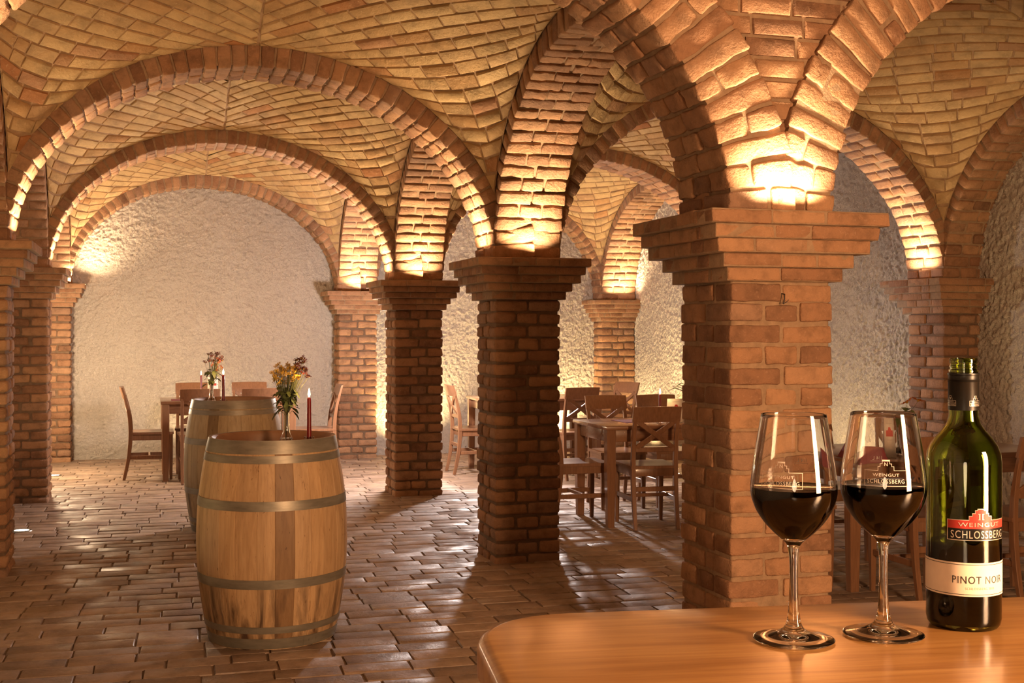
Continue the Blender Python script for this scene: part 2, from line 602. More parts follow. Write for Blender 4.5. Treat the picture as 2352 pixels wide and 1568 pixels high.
# ------------------------------------------------------------------ vaults
def vault(bl, br, tl, tr, zc4, crown, label, p=2.5, k=.40, course=.092, blen=.29):
    """Shallow domed bay over four corners (plan), courses laid in a dovetail pattern."""
    bl, br, tl, tr = (np.array(x, float) for x in (bl, br, tl, tr))
    zs = sum(zc4) / 4
    B = crown + .13 - zs
    Lx = (np.linalg.norm(br - bl) + np.linalg.norm(tr - tl)) / 2
    Ly = (np.linalg.norm(tl - bl) + np.linalg.norm(tr - br)) / 2
    def cfun(u):
        t = 2 * u - 1
        return np.sqrt(k * k + (B * B - k * k) * np.clip(1 - t * t, 0, 1))
    uu = np.linspace(0, .5, 400)
    su = np.concatenate([[0], np.cumsum(np.hypot(np.diff(uu) * Lx, np.diff(cfun(uu))))])
    sv = np.concatenate([[0], np.cumsum(np.hypot(np.diff(uu) * Ly, np.diff(cfun(uu))))])
    Au, Av = su[-1], sv[-1]
    def surf(u, v):
        zb = (zc4[0] * (1 - u) + zc4[1] * u) * (1 - v) + (zc4[2] * (1 - u) + zc4[3] * u) * v
        z = zb + np.maximum(cfun(u) ** p + cfun(v) ** p - k ** p, 1e-6) ** (1 / p)
        xy = (bl * ((1 - u) * (1 - v))[:, None] + br * (u * (1 - v))[:, None] + tl * ((1 - u) * v)[:, None] + tr * (u * v)[:, None])
        return np.column_stack([xy, z])
    def mapper(a, b, h, fx, fy):
        u = np.interp(a, su, uu); v = np.interp(b, sv, uu)
        if fx: u = 1 - u
        if fy: v = 1 - v
        P = surf(u, v)
        ep = 1e-3
        du = surf(np.clip(u + ep, 0, 1), v) - surf(np.clip(u - ep, 0, 1), v)
        dv = surf(u, np.clip(v + ep, 0, 1)) - surf(u, np.clip(v - ep, 0, 1))
        n = np.cross(du, dv)
        n /= np.maximum(np.linalg.norm(n, axis=1, keepdims=True), 1e-12)
        n[n[:, 2] > 0] *= -1
        return P + n * np.asarray(h)[:, None]
    mb = MB()
    g = 36
    U, Vv = np.meshgrid(np.linspace(0, 1, g), np.linspace(0, 1, g))
    P = surf(U.ravel(), Vv.ravel())
    q = [[j * g + i, (j + 1) * g + i, (j + 1) * g + i + 1, j * g + i + 1] for j in range(g - 1) for i in range(g - 1)]
    mb.add(P, [np.array(q)], .5, 1)
    r2 = math.sqrt(.5)
    smax = (Au + Av) * r2
    for fx in (0, 1):
        for fy in (0, 1):
            n = 0
            s0 = RNG.uniform(0, .02)
            while s0 < smax:
                w = course + RNG.normal(0, .003)
                t = -smax + RNG.uniform(0, blen)
                while t < smax:
                    l = blen * RNG.choice((1, 1, 1, 1.05, .95, .5), p=(.25, .25, .2, .1, .1, .1))
                    poly = [((s + y) * r2, (s - y) * r2) for s, y in ((s0, t), (s0, t + l), (s0 + w, t + l), (s0 + w, t))]
                    t += l
                    if parea(poly) < 0:
                        poly = poly[::-1]
                    for ax, lim in ((0, Au), (1, Av)):
                        poly = clip(poly, ax, 0.0, False)
                        if len(poly) < 3: break
                        poly = clip(poly, ax, lim, True)
                        if len(poly) < 3: break
                    if len(poly) < 3:
                        continue
                    pb = polybrick(poly, .010, RNG.uniform(.006, .013), .011)
                    if pb is None:
                        continue
                    V, qq, top = pb
                    V[:, :2] += RNG.normal(0, .0016, (len(V), 2))
                    hh = V[:, 2] + RNG.normal(0, .0012, len(V))
                    P = mapper(np.clip(V[:, 0], 0, Au), np.clip(V[:, 1], 0, Av), hh, fx, fy)
                    rv = RNG.random()
                    if fx ^ fy:
                        mb.add(P, [qq, top], rv, 0)
                    else:
                        mb.add(P, [qq[:, ::-1], top[::-1]], rv, 0)
                s0 += w
    o = mb.build('ceiling', [M['vbrick'], M['vmortar']], smooth=40)
    return set_props(o, label, None, None, 'structure')
# ------------------------------------------------------------------ setting: floor
def build_floor():
    mb = MB()
    x0, x1, y0, y1 = -1.3, 6.2, -2.6, 14.4
    mb.add([(x0, y0, -.007), (x1, y0, -.007), (x1, y1, -.007), (x0, y1, -.007)], [[0, 1, 2, 3]], .5, 1)
    y = 1.2
    rot = -.035
    c, s = math.cos(rot), math.sin(rot)
    while y < 14.6:
        w = .138 + RNG.normal(0, .004)
        x = x0 - .5 - RNG.uniform(0, .25)
        while x < x1 + .3:
            l = .285 * RNG.choice((1, 1, .96, 1.04, .55), p=(.35, .25, .17, .17, .06))
            xm = x + l / 2
            # only the floor the frame can show is laid brick by brick
            if -1.4 < xm < min(6.2, .2 + y * .95) + .4 and xm > -.35 * y - 1.2:
                pb = polybrick([(x, y), (x + l, y), (x + l, y + w), (x, y + w)], .006 + abs(RNG.normal(0, .002)), .006, .006)
                if pb:
                    V, qq, top = pb
                    V[:, :2] += RNG.normal(0, .0018, (len(V), 2))
                    cx, cy = x + l / 2, y + w / 2
                    V[:, 2] += -.006 + RNG.normal(0, .0007, len(V)) + RNG.normal(0, .0011) + (V[:, 0] - cx) * RNG.normal(0, .004) + (V[:, 1] - cy) * RNG.normal(0, .007)
                    X = V[:, 0] * c - V[:, 1] * s - .25; Y = V[:, 0] * s + V[:, 1] * c
                    V[:, 0], V[:, 1] = X, Y
                    V = V[:, :3]
                    k = (V[:, 0] > x0) & (V[:, 0] < x1)
                    if k.all():
                        mb.add(V, [qq, top], RNG.random(), 0)
            x += l
        y += w
    o = mb.build('floor', [M['floorbrick'], M['floormortar']], smooth=40)
    set_props(o, 'floor of worn reddish brown bricks in running rows', None, None, 'structure')
build_floor()

# ------------------------------------------------------------------ setting: walls
def wall(name, pts, z0, z1, thick, mat, label):
    """A wall along a plan polyline; its thickness goes to the right of the walking direction."""
    mb = MB()
    P = [np.array(p, float) for p in pts]
    for a, b in zip(P[:-1], P[1:]):
        e = (b - a) / np.linalg.norm(b - a)
        n = np.array([e[1], -e[0]]) * thick
        c = [a, b, b + n, a + n]
        V = [(*p, z0) for p in c] + [(*p, z1) for p in c]
        mb.add(V, [[3, 2, 1, 0], [4, 5, 6, 7], [0, 1, 5, 4], [1, 2, 6, 5], [2, 3, 7, 6], [3, 0, 4, 7]])
    o = mb.build(name, [mat], smooth=0)
    return set_props(o, label, None, None, 'structure')

def vnoise(nx, ny, cell):
    gx, gy = int(nx / cell) + 4, int(ny / cell) + 4
    G = RNG.normal(size=(gx, gy))
    x = np.arange(nx) / cell; y = np.arange(ny) / cell
    xi, yi = x.astype(int), y.astype(int)
    fx, fy = x - xi, y - yi
    fx = (fx * fx * (3 - 2 * fx))[:, None]; fy = (fy * fy * (3 - 2 * fy))[None, :]
    a = G[np.ix_(xi, yi)] * (1 - fx) + G[np.ix_(xi + 1, yi)] * fx
    b = G[np.ix_(xi, yi + 1)] * (1 - fx) + G[np.ix_(xi + 1, yi + 1)] * fx
    return a * (1 - fy) + b * fy

def stucco_wall(name, pts, z1, step, label):
    """Rough-cast wall along a plan polyline, the thrown plaster modelled as relief; the room lies on its left."""
    P = np.array(pts, float)
    seg = np.linalg.norm(np.diff(P, axis=0), axis=1)
    s = np.concatenate([[0], np.cumsum(seg)])
    n, m = int(s[-1] / step), int(z1 / step)
    ss = np.linspace(0, s[-1], n); zz = np.linspace(-.02, z1, m)
    X = np.interp(ss, s, P[:, 0]); Y = np.interp(ss, s, P[:, 1])
    T = np.stack([np.gradient(X, ss), np.gradient(Y, ss)], 1)
    T /= np.linalg.norm(T, axis=1, keepdims=True)
    Nr = np.stack([-T[:, 1], T[:, 0]], 1)
    c = .016 / step
    h = vnoise(n, m, 16 * c) * .003 + vnoise(n, m, 2.0 * c) * .0030 + vnoise(n, m, 1.4) * .0052 + vnoise(n, m, 1.01) * .0040
    V = np.empty((n, m, 3))
    V[:, :, 0] = X[:, None] + Nr[:, 0:1] * h
    V[:, :, 1] = Y[:, None] + Nr[:, 1:2] * h
    V[:, :, 2] = zz[None, :] + vnoise(n, m, 1.5 * c) * .002
    i = np.arange(n * m).reshape(n, m)
    q = np.stack([i[:-1, :-1], i[1:, :-1], i[1:, 1:], i[:-1, 1:]], 2).reshape(-1, 4)[:, ::-1]
    mb = MB()
    mb.add(V.reshape(-1, 3), [q])
    for k in range(len(P) - 1):
        e = (P[k + 1] - P[k]) / seg[k]
        nn = -np.array([-e[1], e[0]])
        c4 = [P[k] + nn * .03, P[k + 1] + nn * .03, P[k + 1] + nn * .2, P[k] + nn * .2]
        VV = [(*p_, -.02) for p_ in c4] + [(*p_, 4.0) for p_ in c4]
        mb.add(VV, [[3, 2, 1, 0], [4, 5, 6, 7], [0, 1, 5, 4], [1, 2, 6, 5], [2, 3, 7, 6], [3, 0, 4, 7]])
    o = mb.build(name, [M['plaster']], smooth=180)
    return set_props(o, label, None, None, 'structure')

stucco_wall('wall_back', [(2.2, 13.63), (-1.3, 14.2)], 3.3, .011, 'rough plastered end wall behind the long table')
stucco_wall('wall_rear', [(6.0, 13.50), (2.2, 13.63)], 3.3, .011, 'rough plastered end wall of the right aisle')
stucco_wall('wall_right', [(5.98, 4.3), (5.86, 7.39), (5.60, 13.7)], 3.3, .011, 'rough plastered side wall on the right')
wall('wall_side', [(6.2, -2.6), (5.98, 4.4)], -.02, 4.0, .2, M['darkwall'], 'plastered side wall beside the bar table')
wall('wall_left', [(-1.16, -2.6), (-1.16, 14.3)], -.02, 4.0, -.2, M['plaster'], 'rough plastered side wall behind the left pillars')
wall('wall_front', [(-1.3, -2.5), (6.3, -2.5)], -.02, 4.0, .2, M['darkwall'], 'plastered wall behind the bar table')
mb = MB()
mb.add([(-1.4, -2.7, 3.9), (6.4, -2.7, 3.9), (6.4, 14.5, 3.9), (-1.4, 14.5, 3.9), (-1.4, -2.7, 4.0), (6.4, -2.7, 4.0), (6.4, 14.5, 4.0), (-1.4, 14.5, 4.0)],
       [[3, 2, 1, 0], [4, 5, 6, 7], [0, 1, 5, 4], [1, 2, 6, 5], [2, 3, 7, 6], [3, 0, 4, 7]])
set_props(mb.build('ceiling', [M['darkwall']], smooth=0), 'flat slab above the vaults', None, None, 'structure')

# ------------------------------------------------------------------ setting: pillars
pl = ['nearest brick pillar, lit orange, behind the wine glasses', 'brick pillar behind the bar table corner, second of the free row',
      'brick pillar third of the free row, behind the barrels', 'brick pillar against the end wall, last of the free row']
for k in range(4):
    pillar(PX0, PY[k], ZP[k], k == 0, pl[k])
al = ['brick pillar beside the camera on the left wall', 'nearest brick pillar at the left edge', 'second brick pillar of the left row', 'left corner brick pillar at the end wall']
for k in range(4):
    pillar(AX0, AY[k], ZA[k], False, al[k])
cl = ['brick pillar on the right wall nearest the camera', 'brick pillar on the right wall behind the bottle', 'brick pillar on the right wall hidden behind the nearest pillar', 'right corner brick pillar at the end wall']
for k in range(4):
    pillar(CXL[k], CY[k], ZC[k], False, cl[k])

# ------------------------------------------------------------------ setting: arches
for k in range(4):
    d = .36 if k == 3 else W
    arch((AX1, AY[k]), (PX0, PY[k]), (0, d), ZA[k], ZP[k], CROWN, 'brick arch spanning the main aisle', fine=(k < 2), split=(k == 0))
    arch((PX1, PY[k]), (CXL[k], CY[k]), (0, d), ZP[k], ZC[k], CROWN - .02, 'brick arch spanning the right aisle', fine=(k == 0), split=(k == 0))
for k in range(3):
    arch((PX0, PY[k] + W), (PX0, PY[k + 1]), (W, 0), ZP[k], ZP[k + 1], CROWN - .04, 'brick arch along the free pillars', fine=(k == 0))
    arch((AX0, AY[k] + W), (AX0, AY[k + 1]), (W, 0), ZA[k], ZA[k + 1], CROWN - .04, 'brick arch along the left wall')
    xo = (CXL[k] + CXL[k + 1]) / 2
    arch((CXL[k], CY[k] + W), (CXL[k + 1], CY[k + 1]), (W, 0), ZC[k], ZC[k + 1], CROWN - .04, 'brick arch along the right wall')

# ------------------------------------------------------------------ setting: vaults
for k in range(3):
    vault((AX1, AY[k] + W), (PX0, PY[k] + W), (AX1, AY[k + 1]), (PX0, PY[k + 1]), (ZA[k], ZP[k], ZA[k + 1], ZP[k + 1]), CROWN, 'yellow brick vault over the main aisle')
    vault((PX1, PY[k] + W), (CXL[k], CY[k] + W), (PX1, PY[k + 1]), (CXL[k + 1], CY[k + 1]), (ZP[k], ZC[k], ZP[k + 1], ZC[k + 1]), CROWN - .02, 'yellow brick vault over the right aisle')

# ------------------------------------------------------------------ setting: the brick wall over the front arches
def spandrel():
    mb = MB()
    spans = [((AX1, AY[0]), (PX0, PY[0]), ZA[0], ZP[0], CROWN), ((PX1, PY[0]), (CXL[0], CY[0]), ZP[0], ZC[0], CROWN - .02)]
    def yat(x):
        return np.interp(x, [AX0, AX1, PX0, PX1, CXL[0], 6.3], [AY[0], AY[0], PY[0], PY[0], CY[0], CY[0]])
    xs, zs = [], []
    for (a, b, z0, z1, cr) in spans:
        L = b[0] - a[0]
        t, z, s = arch_curve(L, z0, z1, cr)
        xs.append(a[0] + t); zs.append(z)
    def low(x):
        for X, Z in zip(xs, zs):
            if X[0] <= x <= X[-1]:
                return float(np.interp(x, X, Z))
        return 1.9
    z = 1.92
    i = 0
    while z < 3.85:
        x = -1.3 - RNG.uniform(0, .2)
        while x < 6.2:
            l = .22 if i % 2 else random.choice((.15, .22))
            if all(zz - low(xx) > .04 for xx in (x, x + l / 2, x + l) for zz in (z,)):
                pb = polybrick([(x, z), (x + l, z), (x + l, z + .078), (x, z + .078)], .011, .012, .009)
                V, qq, top = pb
                V[:, :2] += RNG.normal(0, .002, (len(V), 2))
                P = np.column_stack([V[:, 0], yat(V[:, 0]) + .034 - V[:, 2], V[:, 1]])
                mb.add(P, [qq, top], RNG.random(), 0)
            x += l
        z += .078
        i += 1
    X = np.concatenate([[-1.35], np.linspace(-1.3, 6.3, 240)])
    lo = np.array([low(x) + .10 for x in X])
    yy = yat(X) + .034
    V = np.concatenate([np.column_stack([X, yy, lo]), np.column_stack([X, yy, np.full(len(X), 3.9)]),
                        np.column_stack([X, yy + .3, np.full(len(X), 3.9)]), np.column_stack([X, yy + .3, lo])])
    n = len(X)
    q = []
    for k in range(3):
        for i in range(n - 1):
            q.append([k * n + i, k * n + i + 1, (k + 1) * n + i + 1, (k + 1) * n + i])
    mb.add(V, [np.array(q)], .5, 1)
    o = mb.build('wall_arcade', [M['brick'], M['mortar']], smooth=40)
    set_props(o, 'brick wall above the two nearest arches', None, None, 'structure')
spandrel()
# ------------------------------------------------------------------ object materials
def wood_mat(name, c0, c1, scale=(60, 60, 5), rough=.4, coat=0.0, rndmix=0.0, bs=.15):
    m, nt, b = new_mat(name)
    v = objco(nt, scale)
    n1 = noise(nt, 1.0, 6, .6, v, .6)
    c = ramp(nt, n1, [(.28, c0), (.72, c1)])
    if rndmix:
        a = nt.nodes.new('ShaderNodeAttribute'); a.attribute_name = 'rnd'
        c = mixc(nt, 1.0, c, ramp(nt, a.outputs['Fac'], [(0, (1 - rndmix,) * 3), (1, (1 + rndmix * .3,) * 3)]), 'MULTIPLY')
    nt.links.new(c, b.inputs['Base Color'])
    b.inputs['Roughness'].default_value = rough
    b.inputs['Coat Weight'].default_value = coat
    b.inputs['Coat Roughness'].default_value = .12
    bump(nt, b, n1, bs, .002)
    return m

def plain_mat(name, col, rough=.5, metal=0.0, **kw):
    m, nt, b = new_mat(name)
    n1 = noise(nt, 40, 4, .5, pos(nt))
    c = ramp(nt, n1, [(.3, tuple(v * .9 for v in col)), (.7, tuple(min(1, v * 1.06) for v in col))])
    nt.links.new(c, b.inputs['Base Color'])
    b.inputs['Roughness'].default_value = rough
    b.inputs['Metallic'].default_value = metal
    for k, v in kw.items():
        b.inputs[k].default_value = v
    return m

def glass_mat(name, col, rough=0.0, ior=1.5):
    m, nt, b = new_mat(name)
    b.inputs['Base Color'].default_value = (*col, 1)
    b.inputs['Roughness'].default_value = rough
    b.inputs['IOR'].default_value = ior
    b.inputs['Transmission Weight'].default_value = 1.0
    return m

M['chairwood'] = wood_mat('chair_wood', (.185, .088, .045), (.27, .135, .070), (70, 70, 6), .32, .25)
M['tablewood'] = wood_mat('dining_table_wood', (.20, .095, .048), (.29, .145, .075), (6, 60, 60), .25, .4)

def barwood():
    m, nt, b = new_mat('bar_table_wood')
    v = objco(nt, (3.0, 75, 75))
    n1 = noise(nt, 1.0, 8, .7, v, 1.0)
    v2 = objco(nt, (1.6, 17, 17))
    n2 = noise(nt, 1.0, 4, .5, v2, 2.0)
    c = ramp(nt, n1, [(.22, (.42, .19, .055)), (.5, (.62, .32, .105)), (.78, (.76, .45, .17))])
    d = ramp(nt, n2, [(.30, (.72, .62, .5)), (.55, (1, 1, 1)), (.8, (1.08, 1.06, 1.0))])
    c = mixc(nt, 1.0, c, d, 'MULTIPLY')
    # glued boards of slightly different tone
    t = nt.nodes.new('ShaderNodeTexCoord')
    sx = nt.nodes.new('ShaderNodeSeparateXYZ'); nt.links.new(t.outputs['Object'], sx.inputs[0])
    mu = nt.nodes.new('ShaderNodeMath'); mu.operation = 'MULTIPLY'; mu.inputs[1].default_value = 9.5
    nt.links.new(sx.outputs['Y'], mu.inputs[0])
    fl = nt.nodes.new('ShaderNodeMath'); fl.operation = 'FLOOR'; nt.links.new(mu.outputs[0], fl.inputs[0])
    wn = nt.nodes.new('ShaderNodeTexWhiteNoise'); wn.noise_dimensions = '1D'; nt.links.new(fl.outputs[0], wn.inputs['W'])
    c = mixc(nt, 1.0, c, ramp(nt, wn.outputs['Value'], [(0, (.82, .78, .72)), (1, (1.1, 1.1, 1.08))]), 'MULTIPLY')
    nt.links.new(c, b.inputs['Base Color'])
    b.inputs['Roughness'].default_value = .30
    b.inputs['Coat Weight'].default_value = .45
    b.inputs['Coat Roughness'].default_value = .16
    bump(nt, b, n1, .06, .002)
    return m
M['barwood'] = barwood()

def stave_mat(name, c0, c1, c2, stain):
    m, nt, b = new_mat(name)
    a = nt.nodes.new('ShaderNodeAttribute'); a.attribute_name = 'rnd'
    n1 = noise(nt, 1.0, 7, .65, objco(nt, (55, 55, 5)), .8)
    n2 = noise(nt, 1.0, 5, .6, objco(nt, (14, 14, 1.6)), .5)
    n3 = noise(nt, 1.0, 4, .6, objco(nt, (38, 38, 9)), 3.0)
    c = ramp(nt, n1, [(.25, c0), (.5, c1), (.78, c2)])
    c = mixc(nt, 1.0, c, ramp(nt, a.outputs['Fac'], [(0, (.50, .44, .38)), (.10, (.92, .90, .88)), (.6, (1, 1, 1)), (1, (1.08, 1.05, 1.0))]), 'MULTIPLY')
    # dark tannin figures and stains running down from the lower hoops
    c = mixc(nt, 1.0, c, ramp(nt, n3, [(.30, (.42, .34, .28)), (.35, (1, 1, 1))]), 'MULTIPLY')
    t = nt.nodes.new('ShaderNodeTexCoord')
    sx = nt.nodes.new('ShaderNodeSeparateXYZ'); nt.links.new(t.outputs['Object'], sx.inputs[0])
    zr = ramp(nt, sx.outputs['Z'], [(.0, (1, 1, 1)), (.26, (.85, .85, .85)), (.34, (.25, .25, .25)), (.9, (.12, .12, .12))])
    st = ramp(nt, n2, [(.44, (0, 0, 0)), (.66, (1, 1, 1))])
    f = mixc(nt, 1.0, zr, st, 'MULTIPLY')
    bw = nt.nodes.new('ShaderNodeRGBToBW'); nt.links.new(f, bw.inputs[0])
    c = mixc(nt, bw.outputs[0], c, stain)
    nt.links.new(c, b.inputs['Base Color'])
    b.inputs['Roughness'].default_value = .55
    bump(nt, b, n1, .25, .003)
    return m
M['stave'] = stave_mat('oak_stave', (.36, .22, .11), (.48, .315, .168), (.57, .395, .225), (.055, .028, .016))
M['stave_old'] = stave_mat('weathered_stave', (.27, .20, .11), (.36, .275, .16), (.45, .36, .22), (.06, .035, .02))
M['cask_inside'] = plain_mat('wine_stained_wood', (.19, .09, .045), .5)

def hoop_mat():
    m, nt, b = new_mat('galvanised_hoop')
    n1 = noise(nt, 1.0, 5, .6, objco(nt, (9, 9, 40)))
    c = ramp(nt, n1, [(.3, (.19, .172, .138)), (.55, (.26, .236, .19)), (.8, (.32, .29, .235))])
    nt.links.new(c, b.inputs['Base Color'])
    b.inputs['Metallic'].default_value = .45
    b.inputs['Roughness'].default_value = .42
    bump(nt, b, n1, .15, .002)
    return m
M['hoop'] = hoop_mat()
M['glass'] = glass_mat('clear_glass', (1, 1, 1), 0.0, 1.44)
M['greenglass'] = glass_mat('green_bottle_glass', (.36, .43, .10))
M['wine'] = plain_mat('red_wine', (.0003, .00003, .00003), .03, 0, **{'Specular IOR Level': .06})
M['wax'] = plain_mat('red_wax', (.16, .008, .008), .35, 0, **{'Subsurface Weight': .4, 'Subsurface Radius': (.02, .004, .002)})
M['wick'] = plain_mat('wick', (.03, .025, .02), .9)
M['stem'] = plain_mat('green_stem', (.075, .085, .028), .6)
M['leaf'] = plain_mat('green_leaf', (.085, .11, .03), .55)
M['yellow'] = plain_mat('yellow_petals', (.62, .38, .04), .6)
M['eye'] = plain_mat('flower_eye', (.30, .19, .03), .7)
M['darkred'] = plain_mat('dark_red_petals', (.16, .018, .012), .6)
M['orange'] = plain_mat('orange_petals', (.70, .20, .02), .6)
M['paper'] = plain_mat('white_card', (.78, .72, .64), .7)
M['cream'] = plain_mat('cream_label', (.84, .72, .60), .55)
M['black'] = plain_mat('black_foil', (.008, .007, .006), .35, 0, **{'Specular IOR Level': .3})
M['blackprint'] = plain_mat('black_print', (.03, .02, .018), .5)
M['greyprint'] = plain_mat('grey_print', (.45, .38, .32), .6)
M['red'] = plain_mat('red_label', (.50, .035, .025), .4)
M['silver'] = plain_mat('silver_print', (.80, .72, .62), .30, .6)
M['etch'] = plain_mat('etched_white', (.80, .70, .62), .8)
M['cloth'] = plain_mat('red_cloth', (.22, .045, .055), .9)
M['steel'] = plain_mat('lamp_steel', (.30, .28, .25), .35, .9)
M['wire'] = plain_mat('dark_wire', (.03, .02, .015), .6)

def emit_mat(name, col, strength):
    m = bpy.data.materials.new(name)
    m.use_nodes = True
    nt = m.node_tree
    nt.nodes.clear()
    e = nt.nodes.new('ShaderNodeEmission')
    e.inputs[0].default_value = (*col, 1); e.inputs[1].default_value = strength
    o = nt.nodes.new('ShaderNodeOutputMaterial')
    nt.links.new(e.outputs[0], o.inputs[0])
    return m
M['flame'] = emit_mat('candle_flame', (1.0, .74, .36), 40)
M['lens'] = emit_mat('lamp_lens', (1.0, .80, .48), 25)

# ------------------------------------------------------------------ object helpers
def empty(name, loc, rz=0.0, **kw):
    o = bpy.data.objects.new(name, None)
    COL.objects.link(o)
    o.location = loc
    o.rotation_euler = (0, 0, rz)
    o.empty_display_size = .05
    return set_props(o, **kw)

def copy_thing(o, loc, rz, **kw):
    kids = {}
    for c in bpy.data.objects:
        if c.parent is not None:
            kids.setdefault(c.parent.name, []).append(c)
    def rec(src, par):
        n = src.copy()
        COL.objects.link(n)
        if par is not None:
            n.parent = par
        for ch in kids.get(src.name, []):
            rec(ch, n)
        return n
    n = rec(o, None)
    n.location = loc
    n.rotation_euler = (0, 0, rz)
    return set_props(n, **kw)

def lathe(mb, prof, n=40, cx=0, cy=0, cz=0, mi=0, rnd=.5, a0=0, a1=2 * PI):
    prof = np.array(prof, float)
    full = abs((a1 - a0) - 2 * PI) < 1e-6
    ang = np.linspace(a0, a1, n, endpoint=not full)
    V = np.stack([np.outer(np.cos(ang), prof[:, 0]) + cx, np.outer(np.sin(ang), prof[:, 0]) + cy, np.tile(prof[:, 1], (n, 1)) + cz], 2)
    m = len(prof)
    q = []
    for i in range(n if full else n - 1):
        j = (i + 1) % n
        for k in range(m - 1):
            q.append([i * m + k, j * m + k, j * m + k + 1, i * m + k + 1])
    mb.add(V.reshape(-1, 3), [np.array(q)], rnd, mi)

def sweep(mb, pts, w, d, wdir=(1, 0, 0), mi=0, rnd=.5, ch=.003, ends=True):
    """A bar of chamfered rectangular section; w along wdir, d across; w and d may be lists (taper)."""
    pts = np.array(pts, float)
    n = len(pts)
    ws = np.broadcast_to(np.array(w, float), (n,)); ds = np.broadcast_to(np.array(d, float), (n,))
    T = np.gradient(pts, axis=0)
    T /= np.linalg.norm(T, axis=1, keepdims=True)
    wd = np.array(wdir, float)
    rings = []
    for i in range(n):
        a = wd - T[i] * np.dot(wd, T[i]); a /= np.linalg.norm(a)
        b = np.cross(T[i], a)
        hw, hd = ws[i] / 2, ds[i] / 2
        c = min(ch, hw * .4, hd * .4)
        sec = [(hw, -hd + c), (hw, hd - c), (hw - c, hd), (-hw + c, hd), (-hw, hd - c), (-hw, -hd + c), (-hw + c, -hd), (hw - c, -hd)]
        rings.append([pts[i] + a * x + b * y for x, y in sec])
    V = np.array(rings).reshape(-1, 3)
    q = []
    for i in range(n - 1):
        for k in range(8):
            q.append([i * 8 + k, i * 8 + (k + 1) % 8, (i + 1) * 8 + (k + 1) % 8, (i + 1) * 8 + k])
    fs = [np.array(q)]
    if ends:
        fs += [np.arange(8)[::-1], np.arange(8) + (n - 1) * 8]
    mb.add(V, fs, rnd, mi)

def tube(mb, pts, r, k=6, mi=0, rnd=.5):
    pts = np.array(pts, float)
    n = len(pts)
    rs = np.broadcast_to(np.array(r, float), (n,))
    T = np.gradient(pts, axis=0)
    T /= np.maximum(np.linalg.norm(T, axis=1, keepdims=True), 1e-9)
    V = []
    for i in range(n):
        ref = np.array([1, 0, 0]) if abs(T[i][0]) < .8 else np.array([0, 1, 0])
        a = np.cross(T[i], ref); a /= np.linalg.norm(a)
        b = np.cross(T[i], a)
        for j in range(k):
            an = 2 * PI * j / k
            V.append(pts[i] + (a * math.cos(an) + b * math.sin(an)) * rs[i])
    q = [[i * k + j, i * k + (j + 1) % k, (i + 1) * k + (j + 1) % k, (i + 1) * k + j] for i in range(n - 1) for j in range(k)]
    mb.add(V, [np.array(q), np.arange(k)[::-1], np.arange(k) + (n - 1) * k], rnd, mi)

def AT(px, D):
    """Plan point at distance D on the bearing of a column of the photograph."""
    L = (px - 1176) / FPX * D
    return (SN * D + CS * L, CS * D - SN * L)

# ------------------------------------------------------------------ bar table with the wine
ZT = 1.13
def bar_table():
    t = empty('bar_table', (.345, 1.30, 0), -.150, label='varnished amber wooden bar table with rounded corner under bottle and glasses', category='table')
    mb = MB()
    L, Dp, R = 1.5, .74, .115
    out = []
    for cx, cy, a0 in ((R, -R, PI / 2), (R, -Dp + R, PI), (L - R, -Dp + R, 1.5 * PI), (L - R, -R, 0)):
        for k in range(13):
            a = a0 + (PI / 2) * k / 12
            out.append((cx + R * math.cos(a), cy + R * math.sin(a)))
    out = np.array(out)
    n = len(out)
    ctr = np.array([L / 2, -Dp / 2])
    def off(d):
        v = []
        for i in range(n):
            e = out[(i + 1) % n] - out[i - 1]
            e /= np.linalg.norm(e)
            v.append(out[i] - np.array([e[1], -e[0]]) * d)
        return np.array(v)
    rings = []
    th = .048
    for d, z in ((.012, ZT - th), (.004, ZT - th + .003), (0, ZT - th + .010), (0, ZT - .011), (.0025, ZT - .005), (.007, ZT - .0015), (.013, ZT)):
        rings.append(np.column_stack([off(d), np.full(n, z)]))
    V = np.concatenate(rings)
    q = [[k * n + i, k * n + (i + 1) % n, (k + 1) * n + (i + 1) % n, (k + 1) * n + i] for k in range(len(rings) - 1) for i in range(n)]
    mb.add(V, [np.array(q), np.arange(n)[::-1], np.arange(n) + (len(rings) - 1) * n])
    mb.build('tabletop', M['barwood'], t, 30)
    p = MB()
    lathe(p, [(0.001, 0), (.24, 0), (.24, .02), (.06, .05), (.045, .1), (.045, 1.0), (.12, ZT - th), (.001, ZT - th)], 28, .8, -.42)
    p.build('pedestal', M['barwood'], t)
bar_table()

FACE = lambda x, y: math.atan2(-y, -x)          # heading from a point to the camera

def text_geo(s, size, spacing=1.0):
    cu = bpy.data.curves.new('lettering', 'FONT')
    cu.body = s
    cu.size = size
    cu.space_character = spacing
    cu.align_x = 'CENTER'
    cu.resolution_u = 3
    o = bpy.data.objects.new('lettering', cu)
    COL.objects.link(o)
    me = bpy.data.meshes.new_from_object(o.evaluated_get(bpy.context.evaluated_depsgraph_get()))
    V = np.zeros(len(me.vertices) * 3); me.vertices.foreach_get('co', V)
    V = V.reshape(-1, 3)
    F = [list(p.vertices) for p in me.polygons]
    bpy.data.objects.remove(o)
    bpy.data.curves.remove(cu)
    bpy.data.meshes.remove(me)
    return V[:, :2], F

def fit_text(s, width, height, serif=False):
    """Letters scaled to a width and a cap height, centred in x, standing on z = 0."""
    V, F = text_geo(s, 1.0, 1.15)
    V = V - np.array([(V[:, 0].min() + V[:, 0].max()) / 2, 0])
    V[:, 0] *= width / (V[:, 0].max() - V[:, 0].min())
    V[:, 1] *= height / V[:, 1].max()
    return V, F

